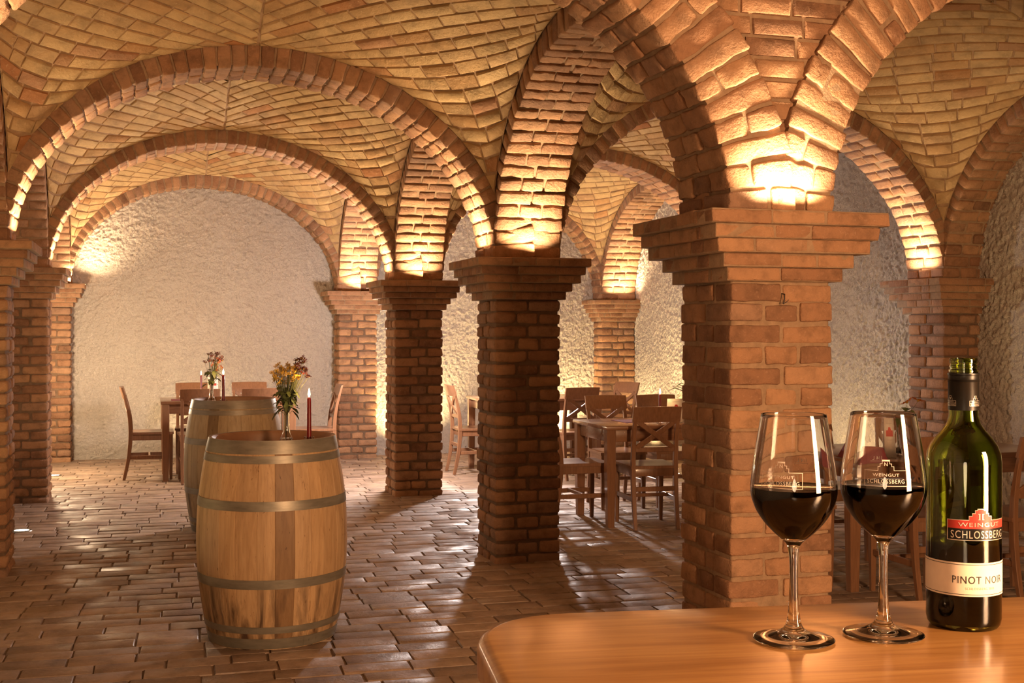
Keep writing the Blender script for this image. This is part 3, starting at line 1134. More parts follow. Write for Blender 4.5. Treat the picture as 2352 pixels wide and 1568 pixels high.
def rect_geo(x0, x1, z0, z1, n=14):
    xs = np.linspace(x0, x1, n)
    V = np.concatenate([np.column_stack([xs, np.full(n, z0)]), np.column_stack([xs, np.full(n, z1)])])
    return V, [[i, i + 1, n + i + 1, n + i] for i in range(n - 1)]

def wrap(mb, geo, rad, ang0, z0, lift, mi=0, mirror=False):
    """Lays flat geometry (x along the round, y up) on a surface of revolution with radius rad(z)."""
    V, F = geo
    z = V[:, 1] + z0
    r = rad(z) + lift
    rm = float(np.mean(rad(z)))
    a = ang0 + V[:, 0] / rm
    P = np.column_stack([r * np.cos(a), r * np.sin(a), z])
    mb.add(P, [f for f in F] if not isinstance(F, np.ndarray) else [F], .5, mi)

# profile of the glasses: outer wall
GP = [(.0, .0042), (.018, .0036), (.032, .0016), (.0392, .0004), (.0410, .0016), (.0400, .0030), (.026, .0058), (.0145, .0098), (.0085, .016), (.0060, .027), (.0048, .045),
      (.0044, .070), (.0050, .090), (.0075, .099), (.0130, .1045), (.0215, .112), (.0310, .1225), (.0385, .1345), (.0430, .1475), (.0438, .157),
      (.0428, .170), (.0400, .190), (.0366, .211), (.0330, .232)]
GI = [(.0318, .2320), (.0354, .211), (.0389, .190), (.0418, .170), (.0428, .157), (.0420, .1475), (.0375, .1345), (.0300, .1230), (.0205, .1130), (.0110, .1075), (.0, .1055)]
def smooth_prof(P, n=6):
    P = np.array(P)
    out = []
    for i in range(len(P) - 1):
        p0, p1, p2, p3 = P[max(i - 1, 0)], P[i], P[i + 1], P[min(i + 2, len(P) - 1)]
        for t in np.linspace(0, 1, n, endpoint=False):
            out.append(.5 * ((2 * p1) + (-p0 + p2) * t + (2 * p0 - 5 * p1 + 4 * p2 - p3) * t * t + (-p0 + 3 * p1 - 3 * p2 + p3) * t ** 3))
    out.append(P[-1])
    out = np.array(out)
    out[:, 0] = np.maximum(out[:, 0], 0.0)
    return out
GPS = np.concatenate([np.array(GP[:3]), smooth_prof(GP[3:], 4)])
GIS = smooth_prof(GI, 5)
def wine_glass(loc, logo_ang, label):
    t = empty('wine_glass', loc, 0, label=label, category='wine glass', group='red wine glasses on the bar table')
    fa = FACE(loc[0], loc[1])
    mb = MB()
    rim = [(.0328, .2326), (.0322, .2326)]
    lathe(mb, np.concatenate([GPS, rim, GIS]), 72)
    mb.build('glass_body', M['glass'], t, 60)
    rin = lambda z: np.interp(z, GIS[::-1, 1], GIS[::-1, 0])
    w = MB()
    zz = np.linspace(.1056, .158, 22)
    prof = [(max(rin(z) + .00045, 0.0), z - .0004) for z in zz]
    prof[0] = (0.0, zz[0])
    prof += [(prof[-1][0] - .0012, .1571), (.0, .1568)]
    lathe(w, prof, 64)
    w.build('wine', M['wine'], t, 60)
    ro = lambda z: np.interp(z, GPS[30:, 1], GPS[30:, 0])
    e = MB()
    A = fa + logo_ang
    wrap(e, fit_text('WEINGUT', .026, .0030), ro, A, .1707, .0002)
    wrap(e, fit_text('SCHLOSSBERG', .037, .0040), ro, A, .1639, .0002)
    for a, b, c, d in ((-.0215, .0215, .1585, .1589), (.0211, .0215, .1585, .1745), (-.0215, -.0211, .1585, .1745), (-.0215, -.0078, .1742, .1746), (.0078, .0215, .1742, .1746)):
        wrap(e, rect_geo(a, b, c, d), ro, A, .0022, .0002)
    # stepped castle outline
    st = [(-.0078, .1744), (-.0078, .1785), (-.0056, .1785), (-.0056, .1812), (-.0036, .1812), (-.0036, .1838), (0, .1850), (.0036, .1838), (.0036, .1812), (.0056, .1812), (.0056, .1785), (.0078, .1785), (.0078, .1744)]
    for (a, b), (c, d) in zip(st[:-1], st[1:]):
        wrap(e, rect_geo(min(a, c) - .0002, max(a, c) + .0002, min(b, d) - .0002, max(b, d) + .0002, 3), ro, A, .0022, .0002)
    wrap(e, fit_text('N', .0032, .0036), ro, A, .1812, .0002)
    o = e.build('etched_emblem', M['etch'], t, 0)
    o['label'] = 'white etched winery emblem'
    e = MB()
    wrap(e, fit_text('1/4 L', .010, .0040), ro, A + PI + .1, .179, .0002)
    wrap(e, rect_geo(-.007, .007, .1775, .1778), ro, A + PI + .1, 0, .0002)
    o = e.build('etched_fill_mark', M['etch'], t, 0)
    o['label'] = 'etched quarter litre mark'
    return t
gx = AT(1823, 1.231)
wine_glass((gx[0], gx[1], ZT), -.30, 'left wine glass half full of red wine, in front of the lit pillar')
gx = AT(2029, 1.252)
wine_glass((gx[0], gx[1], ZT), .06, 'wine glass half full of red wine, right beside the green bottle')

def bottle():
    x, y = AT(2213, 1.297)
    t = empty('wine_bottle', (x, y, ZT), 0, label='opened green glass bottle of red wine with cream band label on the bar table', category='bottle')
    t.scale = (1, 1, .972)
    fa = FACE(x, y)
    R = .0388
    out = [(.0, .005), (.020, .003), (.030, .0), (R - .004, .0006), (R - .0012, .0045), (R, .011), (R, .09), (R, .182), (.0378, .192), (.0345, .2005), (.0290, .209), (.0225, .2165), (.0178, .2235),
           (.0153, .233), (.0150, .245), (.0148, .270), (.0146, .281), (.0152, .2815), (.0152, .2835), (.0138, .2842), (.0138, .286), (.0146, .2866), (.0146, .288), (.0138, .2886), (.0138, .2905), (.0145, .2911), (.0145, .2950), (.0138, .2968)]
    th = .0026
    inn = [(.0108, .2966), (.0104, .29), (.0108, .27), (.0112, .245), (.0118, .233), (.0145, .2225), (.0196, .2145), (.0262, .2065), (.0318, .1985), (.0350, .190), (R - th, .181), (R - th, .09), (R - th, .012), (R - .006, .0065), (.02, .010), (.0, .014)]
    mb = MB()
    lathe(mb, out + inn, 72)
    g = mb.build('bottle_glass', M['greenglass'], t, 40)
    w = MB()
    rw = R - th + .0005
    lathe(w, [(.0, .0135), (.02, .0095), (R - .0058, .0060), (rw, .0115), (rw, .093), (rw - .001, .0922), (.0, .092)], 64)
    w.build('wine', M['wine'], t, 40)
    s = MB()
    lathe(s, [(.01515, .239), (.0160, .2392), (.0160, .2702), (.01655, .2710), (.0160, .2718), (.01655, .2726), (.0160, .2734), (.0160, .2775), (.0166, .2780), (.0166, .2800), (.0152, .2804)], 48)
    sl = s.build('foil_sleeve', M['black'], t, 40)
    # small emblems on the sleeve
    e = MB()
    rs = lambda z: np.full_like(np.asarray(z, float), .0160)
    for da in (-.95, .85):
        A = fa + da
        for a, b, c, d in ((-.0075, .0075, .2440, .2443), (-.0075, .0075, .2472, .2475), (-.0075, .0075, .2497, .2500), (-.0075, -.0072, .244, .25), (.0072, .0075, .244, .25)):
            wrap(e, rect_geo(a, b, c, d, 8), rs, A, 0, .0002)
        wrap(e, fit_text('SCHLOSSBERG', .0125, .0018), rs, A, .2447, .0002)
        wrap(e, fit_text('WEINGUT', .009, .0010), rs, A, .2480, .0002)
        for a, b, c, d in ((-.0028, -.0025, .25, .2528), (.0025, .0028, .25, .2528), (-.0028, -.0014, .2526, .2529), (.0014, .0028, .2526, .2529), (-.0015, -.0012, .2528, .2552), (.0012, .0015, .2528, .2552), (-.0015, .0015, .255, .2553), (-.0004, .0004, .2512, .2535)):
            wrap(e, rect_geo(a, b, c, d, 3), rs, A, 0, .0002)
    e.build('sleeve_emblem', M['silver'], sl, 0)
    rb = lambda z: np.full_like(np.asarray(z, float), R)
    # cream band label
    A = fa + .46
    l = MB()
    wrap(l, rect_geo(-.090, .090, .0395, .0760, 70), rb, A, 0, .0003)
    lb = l.build('band_label', M['cream'], t, 60)
    p = MB()
    for z in (.0416, .0738):
        wrap(p, rect_geo(-.090, .090, z - .0003, z + .0003, 70), rb, A, 0, .0005)
    wrap(p, fit_text('PINOT NOIR', .058, .0080), rb, A, .0535, .0005)
    p.build('label_print', M['blackprint'], lb, 0)
    p = MB()
    wrap(p, fit_text('SCHLOSSBERG 2010', .032, .0027), rb, A, .0468, .0005)
    p.build('small_print', M['greyprint'], lb, 0)
    # red and black crest label
    l = MB()
    wx, z0, zm, z1 = .0345, .1000, .1130, .1225
    wrap(l, rect_geo(-wx, wx, z0, z1, 40), rb, A, 0, .0003)
    steps = [(.0118, .1262), (.0085, .1292), (.0055, .1325), (.0030, .1340)]
    for w_, z_ in steps:
        wrap(l, rect_geo(-w_ - .0008, w_ + .0008, .1215, z_ + .0007, 8), rb, A, 0, .0003)
    cb = l.build('crest_label', M['silver'], t, 60)
    l = MB(); wrap(l, rect_geo(-wx + .0007, wx - .0007, z0 + .0007, zm, 40), rb, A, 0, .0005)
    o = l.build('black_field', M['black'], cb, 60)
    l = MB(); wrap(l, rect_geo(-wx + .0007, wx - .0007, zm, z1 - .0006, 40), rb, A, 0, .0005)
    for w_, z_ in steps:
        wrap(l, rect_geo(-w_, w_, .1215, z_, 8), rb, A, 0, .00055)
    l.build('red_field', M['red'], cb, 60)
    l = MB()
    wrap(l, fit_text('SCHLOSSBERG', .061, .0082), rb, A, .1026, .0008)
    wrap(l, fit_text('WEINGUT', .046, .0044), rb, A, .1152, .0008)
    for s_ in (-1, 1):
        wrap(l, rect_geo(s_ * .0017 - .0006, s_ * .0017 + .0006, .1228, .1290, 3), rb, A, 0, .0008)
        wrap(l, rect_geo(s_ * .0021 - .0012, s_ * .0021 + .0012, .1226, .1232, 3), rb, A, 0, .0008)
        wrap(l, rect_geo(s_ * .0021 - .0012, s_ * .0021 + .0012, .1286, .1292, 3), rb, A, 0, .0008)
    l.build('crest_print', M['silver'], cb, 0)
bottle()

# ------------------------------------------------------------------ barrels
HB = .943
def RB(z):
    return .352 - .058 * (2 * np.asarray(z) / HB - 1) ** 2
def barrel(loc, rz, mat, label, dark=None):
    t = empty('barrel', loc, rz, label=label, category='barrel', group='upright wine barrels used as standing tables')
    mb = MB()
    n = 27
    cuts = np.cumsum(RNG.uniform(.75, 1.3, n)); cuts = np.concatenate([[0], cuts / cuts[-1] * 2 * PI])
    zs = np.linspace(0.004, HB, 26)
    for i in range(n):
        a = np.linspace(cuts[i], cuts[i + 1], 6)
        g = np.array([-.0022, -.0002, 0, 0, -.0002, -.0022])
        a[1] = a[0] + .004; a[4] = a[5] - .004
        R = RB(zs)[:, None] + g[None, :]
        V = np.stack([R * np.cos(a), R * np.sin(a), np.repeat(zs[:, None], 6, 1)], 2).reshape(-1, 3)
        q = [[r * 6 + k, r * 6 + k + 1, (r + 1) * 6 + k + 1, (r + 1) * 6 + k] for r in range(25) for k in range(5)]
        rv = RNG.uniform(.1, 1)
        if dark is not None and cuts[i] <= (FACE(loc[0], loc[1]) + dark - rz) % (2 * PI) < cuts[i + 1]:
            rv = .0
        mb.add(V, [np.array(q)], rv, 0)
    # rim and chamfered inside above and below the heads
    rt = float(RB(HB))
    lathe(mb, [(rt, HB), (rt - .012, HB), (rt - .026, HB - .018), (rt - .028, HB - .062)], 60, mi=1)
    rb_ = float(RB(.004))
    lathe(mb, [(rb_ - .028, .062), (rb_ - .026, .02), (rb_ - .012, 0), (rb_, 0), (rb_, .004)], 60, mi=0)
    mb.build('staves', [mat, M['cask_inside']], t, 40)
    h = MB()
    lathe(h, [(.0, HB - .055), (rt - .026, HB - .055), (rt - .026, HB - .080), (.0, HB - .080)], 60)
    o = h.build('cask_head', M['cask_inside'], t, 40)
    o['label'] = 'dark wine-stained recessed head'
    for z0, z1 in ((.884, .944), (.842, .876), (.632, .675), (.282, .324), (.076, .107), (.004, .052)):
        hb = MB()
        zz = np.linspace(z0, z1, 5)
        prof = [(float(RB(z)) - .002, z) for z in zz[::-1]]
        outer = [(float(RB(z)) + .0026, z) for z in zz]
        lathe(hb, [prof[-1]] + outer + [prof[0]], 72)
        # riveted overlap
        zc = (z0 + z1) / 2
        a0 = RNG.uniform(0, 6.28)
        rr = lambda z: RB(z) + .0030
        wrap(hb, rect_geo(-.05, .05, z0 + .001, z1 - .001, 8), rr, a0, 0, .0008)
        for dx in (-.018, .018):
            c = np.array([(.006 * math.cos(k), .006 * math.sin(k)) for k in np.linspace(0, 2 * PI, 9)[:-1]]) + np.array([dx, zc])
            wrap(hb, (c, [list(range(8))]), rr, a0, 0, .003)
        hb.build('hoop', M['hoop'], t, 40)
    return t
b1 = AT(626, 5.70)
barrel((b1[0], b1[1], 0), .4, M['stave'], 'light oak barrel nearest the camera with a bouquet of yellow flowers on it', .22)
b2 = AT(537, 8.72)
barrel((b2[0], b2[1], 0), 1.9, M['stave_old'], 'weathered greyish barrel behind the light oak one, dark red flowers on it', -.5)
ZH = HB - .0545

# ------------------------------------------------------------------ vases, flowers, candles
VP = [(.0, .004), (.030, .0), (.0375, .003), (.0385, .010), (.0370, .022), (.0300, .040), (.0215, .058), (.0165, .076), (.0145, .100), (.0143, .150), (.0148, .182), (.0165, .192)]
VI = [(.0153, .192), (.0130, .182), (.0125, .150), (.0127, .100), (.0147, .077), (.0195, .060), (.0278, .042), (.0345, .024), (.0358, .012), (.0, .009)]
def vase(loc, label):
    t = empty('flower_vase', loc, 0, label=label, category='vase')
    mb = MB()
    lathe(mb, VP + VI, 40)
    mb.build('vase_glass', M['glass'], t, 40)
    w = MB()
    lathe(w, [(.0, .0095), (.0352, .0125), (.0340, .024), (.0272, .042), (.0, .042)], 32)
    w.build('water', M['glass'], t, 40)
    return t

def blossom_mesh(col, r, petals, cup):
    mb = MB()
    V, F = [], []
    for k in range(petals):
        a = 2 * PI * k / petals + RNG.normal(0, .1)
        w = PI / petals * 1.05
        pts = [(0.15, 0), (.55, -w * .75), (.95, -w * .55), (1.05, 0), (.95, w * .55), (.55, w * .75)]
        b = len(V)
        for rr, da in pts:
            V.append((rr * r * math.cos(a + da), rr * r * math.sin(a + da), cup * r * rr * rr + RNG.normal(0, .04 * r)))
        F.append([b + i for i in range(6)])
    mb.add(np.array(V), F, .5, 0)
    lathe(mb, [(.0, .26 * r), (.18 * r, .22 * r), (.26 * r, .08 * r), (.2 * r, -.1 * r), (0, -.22 * r)], 10, mi=1)
    return mb, [col, M['eye']]

def bouquet(loc, heads, label, nleaf=16, leaf_z=(.16, .30), leaf_r=.05, base_z=.03):
    """heads: list of (dx, dy, z, radius, material key)."""
    t = empty('flower_bouquet', loc, 0, label=label, category='flowers')
    st = MB()
    hubs = [(RNG.normal(0, .004), RNG.normal(0, .004)) for _ in range(4)]
    for i, (dx, dy, z, r, key) in enumerate(heads):
        hx, hy = hubs[i % 4]
        zs = .17 + RNG.uniform(.0, .06)
        pts = [(hx * .4, hy * .4, .15), (hx + dx * .15, hy + dy * .15, zs), (dx * .6, dy * .6, zs + (z - zs) * .5), (dx, dy, z - r * .1)]
        tube(st, pts, [.0016, .0014, .0010, .0008], 5)
    for hx, hy in hubs:
        tube(st, [(hx * 2.2, hy * 2.2, base_z), (hx, hy, .10), (hx * .6, hy * .6, .17)], .0018, 6)
    st.build('stems', M['stem'], t, 60)
    protos = {}
    for dx, dy, z, r, key in heads:
        if key not in protos:
            mb, mats = blossom_mesh(M[key], .0125, 9, .25)
            o = mb.build('blossom', mats, t, 0)
            o['label'] = {'yellow': 'yellow blossom', 'darkred': 'dark red blossom', 'orange': 'orange blossom'}[key]
            protos[key] = o
        else:
            o = protos[key].copy()
            COL.objects.link(o)
            o.parent = t
        o.location = (dx, dy, z)
        o.scale = (r / .0125,) * 3
        o.rotation_euler = (RNG.normal(0, .5) - dy * 6, RNG.normal(0, .5) + dx * 6, RNG.uniform(0, 6))
    lf = MB()
    for k in range(nleaf):
        a = RNG.uniform(0, 2 * PI)
        z = RNG.uniform(*leaf_z)
        rr = leaf_r * RNG.uniform(.1, .6)
        c = np.array([rr * math.cos(a), rr * math.sin(a), z])
        d = np.array([math.cos(a), math.sin(a), RNG.normal(0, .6)]); d /= np.linalg.norm(d)
        s = np.cross(d, [0, 0, 1]); s /= np.linalg.norm(s)
        l, w = leaf_r * RNG.uniform(.5, .9), leaf_r * RNG.uniform(.14, .24)
        up = np.cross(s, d)
        V, n = [], 7
        for i in range(n):
            u = i / (n - 1)
            ww = w * math.sin(PI * min(.97, u * .9 + .06)) * (1 + .35 * (i % 2))
            m = c + d * l * u - np.array([0, 0, 1]) * (l * .35 * u * u)
            V += [m - s * ww + up * .15 * ww, m, m + s * ww + up * .15 * ww]
        q = [[i * 3 + k_, i * 3 + k_ + 1, (i + 1) * 3 + k_ + 1, (i + 1) * 3 + k_] for i in range(n - 1) for k_ in (0, 1)]
        lf.add(np.array(V), [np.array(q)])
        tube(lf, [(0, 0, z - .03), c], .0008, 4)
    lf.build('foliage', M['leaf'], t, 60)
    return t

def candle(loc, hgt, label, r0=.0112, r1=.0095, hold=.05):
    t = empty('candle', loc, 0, label=label, category='candle', group='lit red taper candles')
    mb = MB()
    lathe(mb, [(.0, .012), (r0, .012), (r0, .03), (r1, hgt - .006), (r1 * .8, hgt - .001), (r1 * .35, hgt - .003), (.0, hgt - .0035)], 24)
    mb.build('wax_taper', M['wax'], t, 40)
    w = MB()
    tube(w, [(0, 0, hgt - .006), (.0004, 0, hgt + .004), (.001, .0004, hgt + .010)], .0008, 6)
    w.build('wick', M['wick'], t, 40)
    f = MB()
    lathe(f, [(.0, hgt + .002), (.0035, hgt + .006), (.0058, hgt + .014), (.0052, hgt + .024), (.0026, hgt + .036), (.0, hgt + .046)], 16)
    fo = f.build('flame', M['flame'], t, 60)
    fo['label'] = 'bright candle flame'
    point((loc[0], loc[1], loc[2] + hgt + .05), 1.3, (1.0, .55, .22), .012)
    return t

def candle_holder(loc, label, R=.026, h=.05):
    t = empty('candle_holder', loc, 0, label=label, category='candle holder', group='small clear glass candle holders')
    mb = MB()
    prof = [(.0, .0), (R, .0), (R * 1.04, .004), (R * .92, .010), (R * .60, .018), (R * .64, h * .6), (R * .88, h * .82), (R * .92, h), (R * .80, h), (R * .55, h * .62), (.0125, .022), (.0122, .0125), (.0, .0115)]
    lathe(mb, prof, 32)
    mb.build('holder_glass', M['glass'], t, 40)
    return t

R1 = random.Random(5)
def blob(n, cx, cy, cz, rx, ry, rz, r, key):
    out = []
    while len(out) < n:
        a, b, c = (R1.uniform(-1, 1) for _ in range(3))
        d = a * a + b * b + c * c
        if .25 < d < 1 and c > -.75:
            x, y = cx + a * rx, cy + b * ry
            out.append((x, y, cz + c * rz, r * R1.uniform(.8, 1.15), key))
    return out
def cam_off(d_right, d_far):
    return (CS * d_right + SN * d_far, -SN * d_right + CS * d_far)

vx, vy = AT(658, 5.70)
vase((vx, vy, ZH), 'clear glass flask vase standing on the light oak barrel')
rx_, ry_ = cam_off(.060, .02)
hd = blob(92, -.004, 0, 1.232 - ZH, .068, .055, .058, .0135, 'yellow') + blob(26, rx_, ry_, 1.268 - ZH, .034, .03, .046, .0150, 'darkred') + blob(5, rx_ * 1.5, ry_ * 1.5, 1.22 - ZH, .02, .02, .03, .011, 'darkred')
bouquet((vx, vy, ZH), hd, 'bouquet of small yellow and dark red blossoms in the vase on the light oak barrel', 64, (.17, .29), .060)
cx_, cy_ = AT(710, 5.68)
candle_holder((cx_, cy_, ZH), 'small glass candle holder on the light oak barrel')
candle((cx_, cy_, ZH), .235, 'burning red taper candle on the light oak barrel')

vx, vy = AT(486, 8.70)
vase((vx, vy, ZH), 'clear glass flask vase standing on the weathered barrel')
hd = blob(40, .01, 0, 1.225 - ZH, .075, .06, .055, .0170, 'darkred') + blob(12, .055, -.01, 1.155 - ZH, .035, .03, .035, .0135, 'darkred')
bouquet((vx, vy, ZH), hd, 'bouquet of dark red blossoms in the vase on the weathered barrel', 30, (.16, .26), .060)
cx_, cy_ = AT(513, 8.66)
candle_holder((cx_, cy_, ZH), 'small glass candle holder on the weathered barrel')
candle((cx_, cy_, ZH), .228, 'burning red taper candle on the weathered barrel')

# ------------------------------------------------------------------ dining tables
def dining_table(loc, rz, L, Wd, H, label):
    t = empty('dining_table', loc, rz, label=label, category='table', group='brown wooden dining tables')
    mb = MB()
    v, q = rbox(L, Wd, .030, .005)
    mb.add(v + np.array([0, 0, H - .015]), [q])
    mb.build('tabletop', M['tablewood'], t, 40)
    mb = MB()
    for s in (-1, 1):
        bx(mb, 0, s * (Wd / 2 - .045), H - .03 - .045, L - .16, .022, .09)
        bx(mb, s * (L / 2 - .045), 0, H - .03 - .045, .022, Wd - .16, .09)
    mb.build('apron', M['tablewood'], t, 40)
    for sx in (-1, 1):
        for sy in (-1, 1):
            lg = MB()
            x, y = sx * (L / 2 - .045), sy * (Wd / 2 - .045)
            sweep(lg, [(x, y, 0), (x, y, H * .55), (x, y, H - .03)], [.052, .068, .070], [.052, .068, .070], ch=.004)
            lg.build('leg', M['chairwood'], t, 40)
    return t

dining_table((.79, 12.16, 0), 0, 1.28, .72, .762, 'long wooden dining table in front of the plastered end wall, behind the barrels')
dining_table((3.82, 11.68, 0), 0, 1.22, .80, .755, 'wooden dining table half hidden behind the second pillar')
T3 = dining_table((3.86, 8.47, 0), 0, 1.30, .72, .742, 'wooden dining table between two pillars with red runner and candle')
T4 = dining_table((4.40, 6.10, 0), 0, 1.40, .74, .742, 'wooden dining table behind the wine glasses, red napkins and menu on it')

# ------------------------------------------------------------------ chairs
def make_chair(**kw):
    t = empty('dining_chair', (0, 0, 0), 0, category='chair', group='wooden cross-back dining chairs', **kw)
    wd = M['chairwood']
    # saddle seat
    n, m = 9, 9
    xs, ys = np.linspace(-1, 1, n), np.linspace(-1, 1, m)
    top, bot = [], []
    for j in ys:
        half = .178 + .020 * (j + 1) / 2
        for i in xs:
            x, y = half * i, .205 * j
            dish = -.009 * max(0, 1 - i * i) * max(0, 1 - (j * .9) ** 2)
            e = .004 if abs(i) == 1 or abs(j) == 1 else 0
            top.append((x, y, .462 + dish - e)); bot.append((x, y, .436))
    V = np.array(top + bot)
    q = []
    for j in range(m - 1):
        for i in range(n - 1):
            a = j * n + i
            q.append([a, a + 1, a + n + 1, a + n]); b = a + n * m
            q.append([b, b + n, b + n + 1, b + 1])
    loop = list(range(n)) + [j * n + n - 1 for j in range(1, m)] + [(m - 1) * n + i for i in range(n - 2, -1, -1)] + [j * n for j in range(m - 2, 0, -1)]
    for a, b in zip(loop, loop[1:] + loop[:1]):
        q.append([a + n * m, b + n * m, b, a])
    mb = MB(); mb.add(V, [np.array(q)]); mb.build('seat', wd, t, 40)
    mb = MB()
    bx(mb, 0, .172, .408, .32, .018, .056); bx(mb, 0, -.178, .408, .30, .018, .056)
    for s in (-1, 1):
        sweep(mb, [(s * .160, -.18, .408), (s * .172, .175, .408)], .018, .056, (1, 0, 0))
    mb.build('seat_frame', wd, t, 40)
    def yb(z):
        return float(np.interp(z, [0, .1, .22, .36, .46, .58, .70, .80, .89], [-.255, -.232, -.210, -.196, -.192, -.200, -.222, -.248, -.276]))
    for s in (-1, 1):
        lg = MB(); sweep(lg, [(s * .172, .178, 0), (s * .172, .178, .22), (s * .172, .178, .436)], [.026, .034, .036], [.026, .034, .036]); lg.build('leg', wd, t, 40)
        pb = MB()
        zz = np.linspace(0, .80, 17)
        sweep(pb, [(s * .160, yb(z), z) for z in zz], list(np.interp(zz, [0, .3, .8], [.026, .032, .028])), list(np.interp(zz, [0, .3, .46, .8], [.028, .036, .040, .024])))
        pb.build('rear_post', wd, t, 40)
    mb = MB()
    xs = np.linspace(-.180, .180, 13)
    V = []
    for x in xs:
        cv = -.022 * (1 - (x / .18) ** 2) + .004
        zt = .888 + .004 * (1 - (x / .18) ** 2)
        V += [(x, yb(.778) + cv - .010, .778), (x, yb(.778) + cv + .010, .778), (x, yb(.885) + cv + .009, zt - .003), (x, yb(.885) + cv + .005, zt), (x, yb(.885) + cv - .007, zt), (x, yb(.885) + cv - .010, zt - .003)]
    q = [[i * 6 + k, i * 6 + (k + 1) % 6, (i + 1) * 6 + (k + 1) % 6, (i + 1) * 6 + k] for i in range(12) for k in range(6)]
    mb.add(np.array(V), [np.array(q), np.arange(6)[::-1], np.arange(6) + 72])
    mb.build('top_rail', wd, t, 40)
    mb = MB(); sweep(mb, [(-.150, yb(.575), .575), (.150, yb(.575), .575)], .034, .020, (0, 0, 1)); mb.build('lower_rail', wd, t, 40)
    for s in (-1, 1):
        mb = MB()
        pts = [(s * .142, yb(.785), .785), (s * .071, yb(.735) - .012, .735), (0, yb(.685) - .014 + s * .004, .685), (-s * .071, yb(.635) - .008, .635), (-s * .142, yb(.588), .588)]
        sweep(mb, pts, .017, .036, (0, 1, .2)); mb.build('cross_slat', wd, t, 40)
    for s in (-1, 1):
        mb = MB(); sweep(mb, [(s * .160, -.200, .215), (s * .172, .168, .215)], .018, .034, (1, 0, 0)); mb.build('stretcher', wd, t, 40)
    mb = MB(); sweep(mb, [(-.168, -.02, .222), (.168, -.02, .222)], .018, .026, (0, 1, 0)); mb.build('stretcher', wd, t, 40)
    mb = MB(); sweep(mb, [(-.160, yb(.29), .29), (.160, yb(.29), .29)], .018, .034, (0, 1, 0)); mb.build('stretcher', wd, t, 40)
    return t

H_ = PI / 2
chairs = [
    # the long table in front of the end wall
    (.07, 12.20, -H_, 'wooden chair in side view at the left end of the long table'),
    (.50, 11.80, 0, 'wooden chair, back to the camera, at the long table just left of the barrels'),
    (1.05, 11.76, .03, 'wooden chair, back to the camera, at the long table behind the yellow bouquet'),
    (.49, 12.60, PI, 'wooden chair on the wall side of the long table, left one'),
    (1.06, 12.62, PI, 'wooden chair on the wall side of the long table, right one'),
    (1.62, 12.10, H_, 'wooden side-view chair at the right end of the long table by the pillar'),
    # the table behind the second pillar
    (3.20, 11.70, -H_, 'wooden chair in side view seen between the second and third free pillars'),
    (3.98, 11.02, .12, 'wooden chair, back to the camera, at the far table right of the second pillar'),
    (4.62, 11.62, H_ + .35, 'wooden chair turned sideways in front of the far corner pillar'),
    # the table between the pillars
    (3.56, 8.20, -.10, 'nearest wooden chair with open cross back at the table with the red runner'),
    (3.12, 8.47, -H_, 'wooden chair beside the second pillar, its seat pushed under the left table end'),
    (3.70, 9.14, PI - .05, 'wooden chair across the table with the red runner, facing the camera'),
    (4.16, 9.12, PI, 'wooden chair behind the candle at the table with the red runner'),
    # the table behind the wine glasses
    (4.03, 5.58, -.03, 'wooden chair with its back to the camera, half hidden by the bottle'),
    (4.52, 5.44, .04, 'wooden chair with its back to the camera at the right edge'),
    (4.15, 6.68, PI, 'wooden chair seen through the right wine glass, across its table'),
    (4.80, 6.68, PI, 'wooden chair against the right wall side, right of the bottle'),
    (3.52, 6.10, -H_, 'wooden chair at the left end of the table behind the nearest pillar'),
]
proto = None
for x, y, rz, lab in chairs:
    if proto is None:
        proto = make_chair(label=lab)
        proto.location = (x, y, 0); proto.rotation_euler = (0, 0, rz)
    else:
        copy_thing(proto, (x, y, 0), rz, label=lab)

# ------------------------------------------------------------------ things on the dining tables
def menu_card(loc, rz, label, w=.10, h=.16):
    t = empty('menu_card', loc, rz, label=label, category='menu', group='standing menu cards')
    mb = MB()
    th = .0012
    for s in (-1, 1):
        a = [(-w / 2, s * .035, 0), (w / 2, s * .035, 0), (w / 2, s * .003, h), (-w / 2, s * .003, h)]
        b = [(x, y - s * th, z) for x, y, z in a]
        mb.add(a + b, [[0, 1, 2, 3], [7, 6, 5, 4], [0, 4, 5, 1], [1, 5, 6, 2], [2, 6, 7, 3], [3, 7, 4, 0]])
    mb.build('folded_card', M['paper'], t, 0)
    def on(x, z):
        return (x, -.035 + .032 * z / h - .0006, z)
    pr = MB()
    V, F = fit_text('WEINGUT', .05, .006)
    pr.add(np.array([on(x, z + h - .10) for x, z in V]), F)
    pr.add([on(-.03, h * .86), on(.03, h * .86), on(.03, h * .87), on(-.03, h * .87)], [[0, 1, 2, 3]])
    pr.build('card_print', M['greyprint'], t, 0)
    cr = MB()
    for a, b, c, d in ((-.032, .032, h - .082, h - .058), (-.014, .014, h - .058, h - .051), (-.009, .009, h - .051, h - .044)):
        cr.add([on(a, c), on(b, c), on(b, d), on(a, d)], [[0, 1, 2, 3]])
    cr.build('card_crest', M['red'], t, 0)
    return t

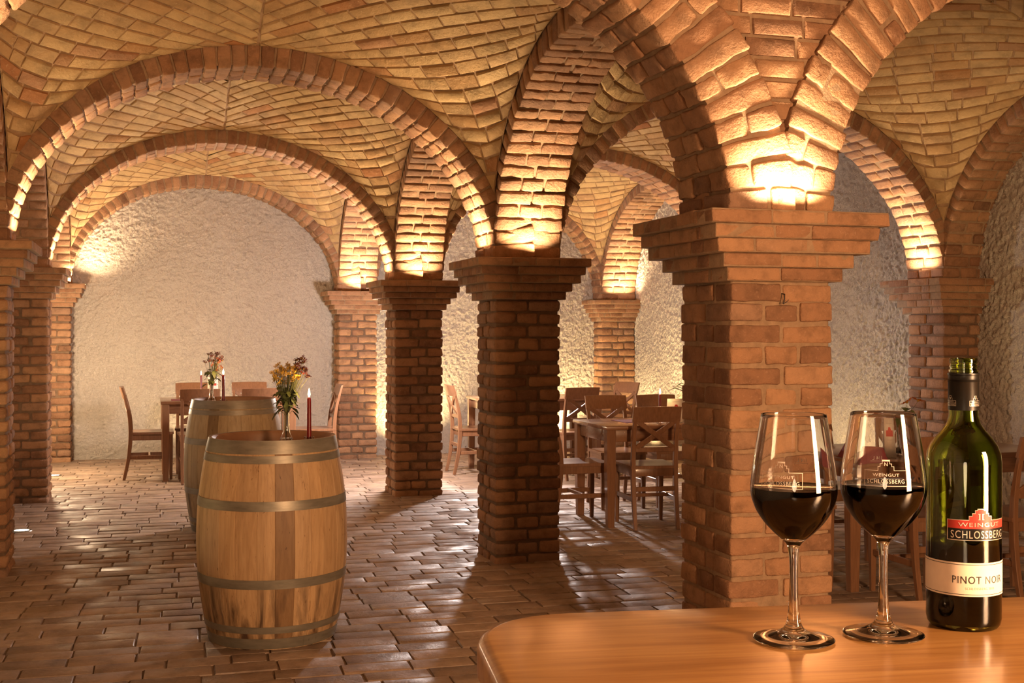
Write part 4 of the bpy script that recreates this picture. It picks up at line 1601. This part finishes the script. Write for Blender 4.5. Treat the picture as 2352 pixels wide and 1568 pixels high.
def placemat(loc, rz, sx, sy, label):
    mb = MB()
    n = 12
    g = np.linspace(-.5, .5, n)
    top = np.array([(x * sx, y * sy, .0022 + RNG.uniform(0, .0012)) for y in g for x in g])
    bot = top * np.array([1, 1, 0])
    q = []
    for j in range(n - 1):
        for i in range(n - 1):
            a = j * n + i
            q.append([a, a + 1, a + n + 1, a + n]); q.append([a + n * n, a + n * n + n, a + n * n + n + 1, a + n * n + 1])
    loop = list(range(n)) + [j * n + n - 1 for j in range(1, n)] + [(n - 1) * n + i for i in range(n - 2, -1, -1)] + [j * n for j in range(n - 2, 0, -1)]
    for a, b in zip(loop, loop[1:] + loop[:1]):
        q.append([a + n * n, b + n * n, b, a])
    mb.add(np.concatenate([top, bot]), [np.array(q)])
    o = mb.build('table_mat', M['cloth'], None, 60)
    o.location = loc; o.rotation_euler = (0, 0, rz)
    return set_props(o, label, 'table mat', 'red cloth table mats')

def napkin(loc, rz, label, s=1.0):
    mb = MB()
    L = .20 * s
    V = [(-L / 2, -.06, 0), (L / 2, -.06, 0), (L / 2, .06, 0), (-L / 2, .06, 0), (-L * .36, -.012, .075 * s), (L * .40, -.010, .060 * s), (L * .40, .010, .060 * s), (-L * .36, .012, .075 * s)]
    mb.add(V, [[3, 2, 1, 0], [0, 1, 5, 4], [1, 2, 6, 5], [2, 3, 7, 6], [3, 0, 4, 7], [4, 5, 6, 7]])
    o = mb.build('napkin', M['cloth'], None, 30)
    o.location = loc; o.rotation_euler = (0, 0, rz)
    return set_props(o, label, 'napkin', 'folded red napkins')

# long table
zt = .762
placemat((.42, 12.02, zt), 0, .34, .24, 'red table mat on the long table near its left end')
x, y = AT(462, 11.95)
candle_holder((x, y, zt), 'small glass candle holder on the long table')
candle((x, y, zt), .225, 'burning red taper candle on the long table before the end wall')
x, y = AT(489, 12.05)
menu_card((x, y, zt), .1, 'white menu card on the long table beside its candle', .10, .20)
# table with the runner
zt = .742
placemat((3.86, 8.50, zt), 0, .80, .30, 'red cloth runner along the table between the pillars')
x, y = AT(1516, 9.00)
candle_holder((x, y, zt + .003), 'small glass candle holder on the red runner')
candle((x, y, zt + .003), .212, 'burning red taper candle on the red runner')
x, y = AT(1552, 9.05)
menu_card((x, y, zt + .003), -.1, 'white menu card on the red runner beside the candle', .13, .178)
# table behind the glasses
x, y = AT(2050, 6.9)
menu_card((x, y, zt), -.3, 'white menu card behind the right wine glass', .10, .19)
x, y = AT(1985, 6.62)
napkin((x, y, zt), -.2, 'folded red napkin seen through the right wine glass', 1.3)
x, y = AT(1880, 6.80)
napkin((x, y, zt), .9, 'folded red napkin seen between the two wine glasses')
x, y = AT(2085, 7.02)
vase((x, y, zt), 'clear glass vase with orange flowers on the table behind the bottle')
r0, f0 = cam_off(.0, 0)
hd = []
for dr, dz in ((-.005, .278), (.06, .288)):
    a, b = cam_off(dr, 0)
    hd.append((a, b, dz, .040, 'orange'))
bouquet((x, y, zt), hd, 'two orange daisies in a vase between the wine glass and the bottle', 14, (.17, .24), .085)
x, y = AT(1600, 8.75)
vase((x, y, zt + .003), 'clear glass vase on the red runner beside the nearest pillar')
gt = empty('grass_bouquet', (x, y, zt + .003), 0, label='arching green blades in the vase beside the nearest pillar', category='flowers')
mb = MB()
for k in range(9):
    dr = -.14 - .012 * k if k % 2 else .05 + .02 * k
    a, b = cam_off(dr * .95, RNG.normal(0, .02))
    zt_ = .315 - .006 * k
    sweep(mb, [(0, 0, .03), (0, 0, .18), (a * .35, b * .35, zt_ - .03), (a * .75, b * .75, zt_), (a, b, zt_ - .02)], [.002, .003, .006, .005, .001], .0010, (0, .4, 1), ch=.0001)
mb.build('blades', M['leaf'], gt, 60)

# ------------------------------------------------------------------ small fixtures
def floor_lamp_recessed(x, y, label):
    t = empty('recessed_floor_light', (x, y, 0), 0, label=label, category='floor light', group='round lights set into the floor')
    mb = MB()
    lathe(mb, [(.050, -.004), (.050, .006), (.056, .0075), (.070, .006), (.074, .0), (.074, -.006)], 40)
    mb.build('steel_ring', M['steel'], t, 40)
    mb = MB()
    lathe(mb, [(.0, .0045), (.050, .0045), (.050, .0)], 32)
    o = mb.build('lens', M['lens'], t, 40)
    o['label'] = 'glowing lens'
floor_lamp_recessed(-.84, 9.25, 'round glowing light set in the floor beside the nearest left pillar')
floor_lamp_recessed(-.85, 12.64, 'round glowing light set in the floor behind the second left pillar')
mb = MB()
hx, hy = AT(1803, 4.40)
hy = PY[0] - .002
hx = 2.287
tube(mb, [(0, .02, .028), (0, -.008, .024), (-.003, -.012, .008), (-.010, -.014, -.012)], .0022, 6)
tube(mb, [(-.010, -.014, -.012), (.004, -.016, -.004), (.012, -.014, .003)], .0016, 6)
o = mb.build('wire_hook', M['wire'], None, 60)
o.location = (hx, hy, 1.555)
set_props(o, 'bent dark wire stub sticking out of a joint on the nearest pillar', 'hook')
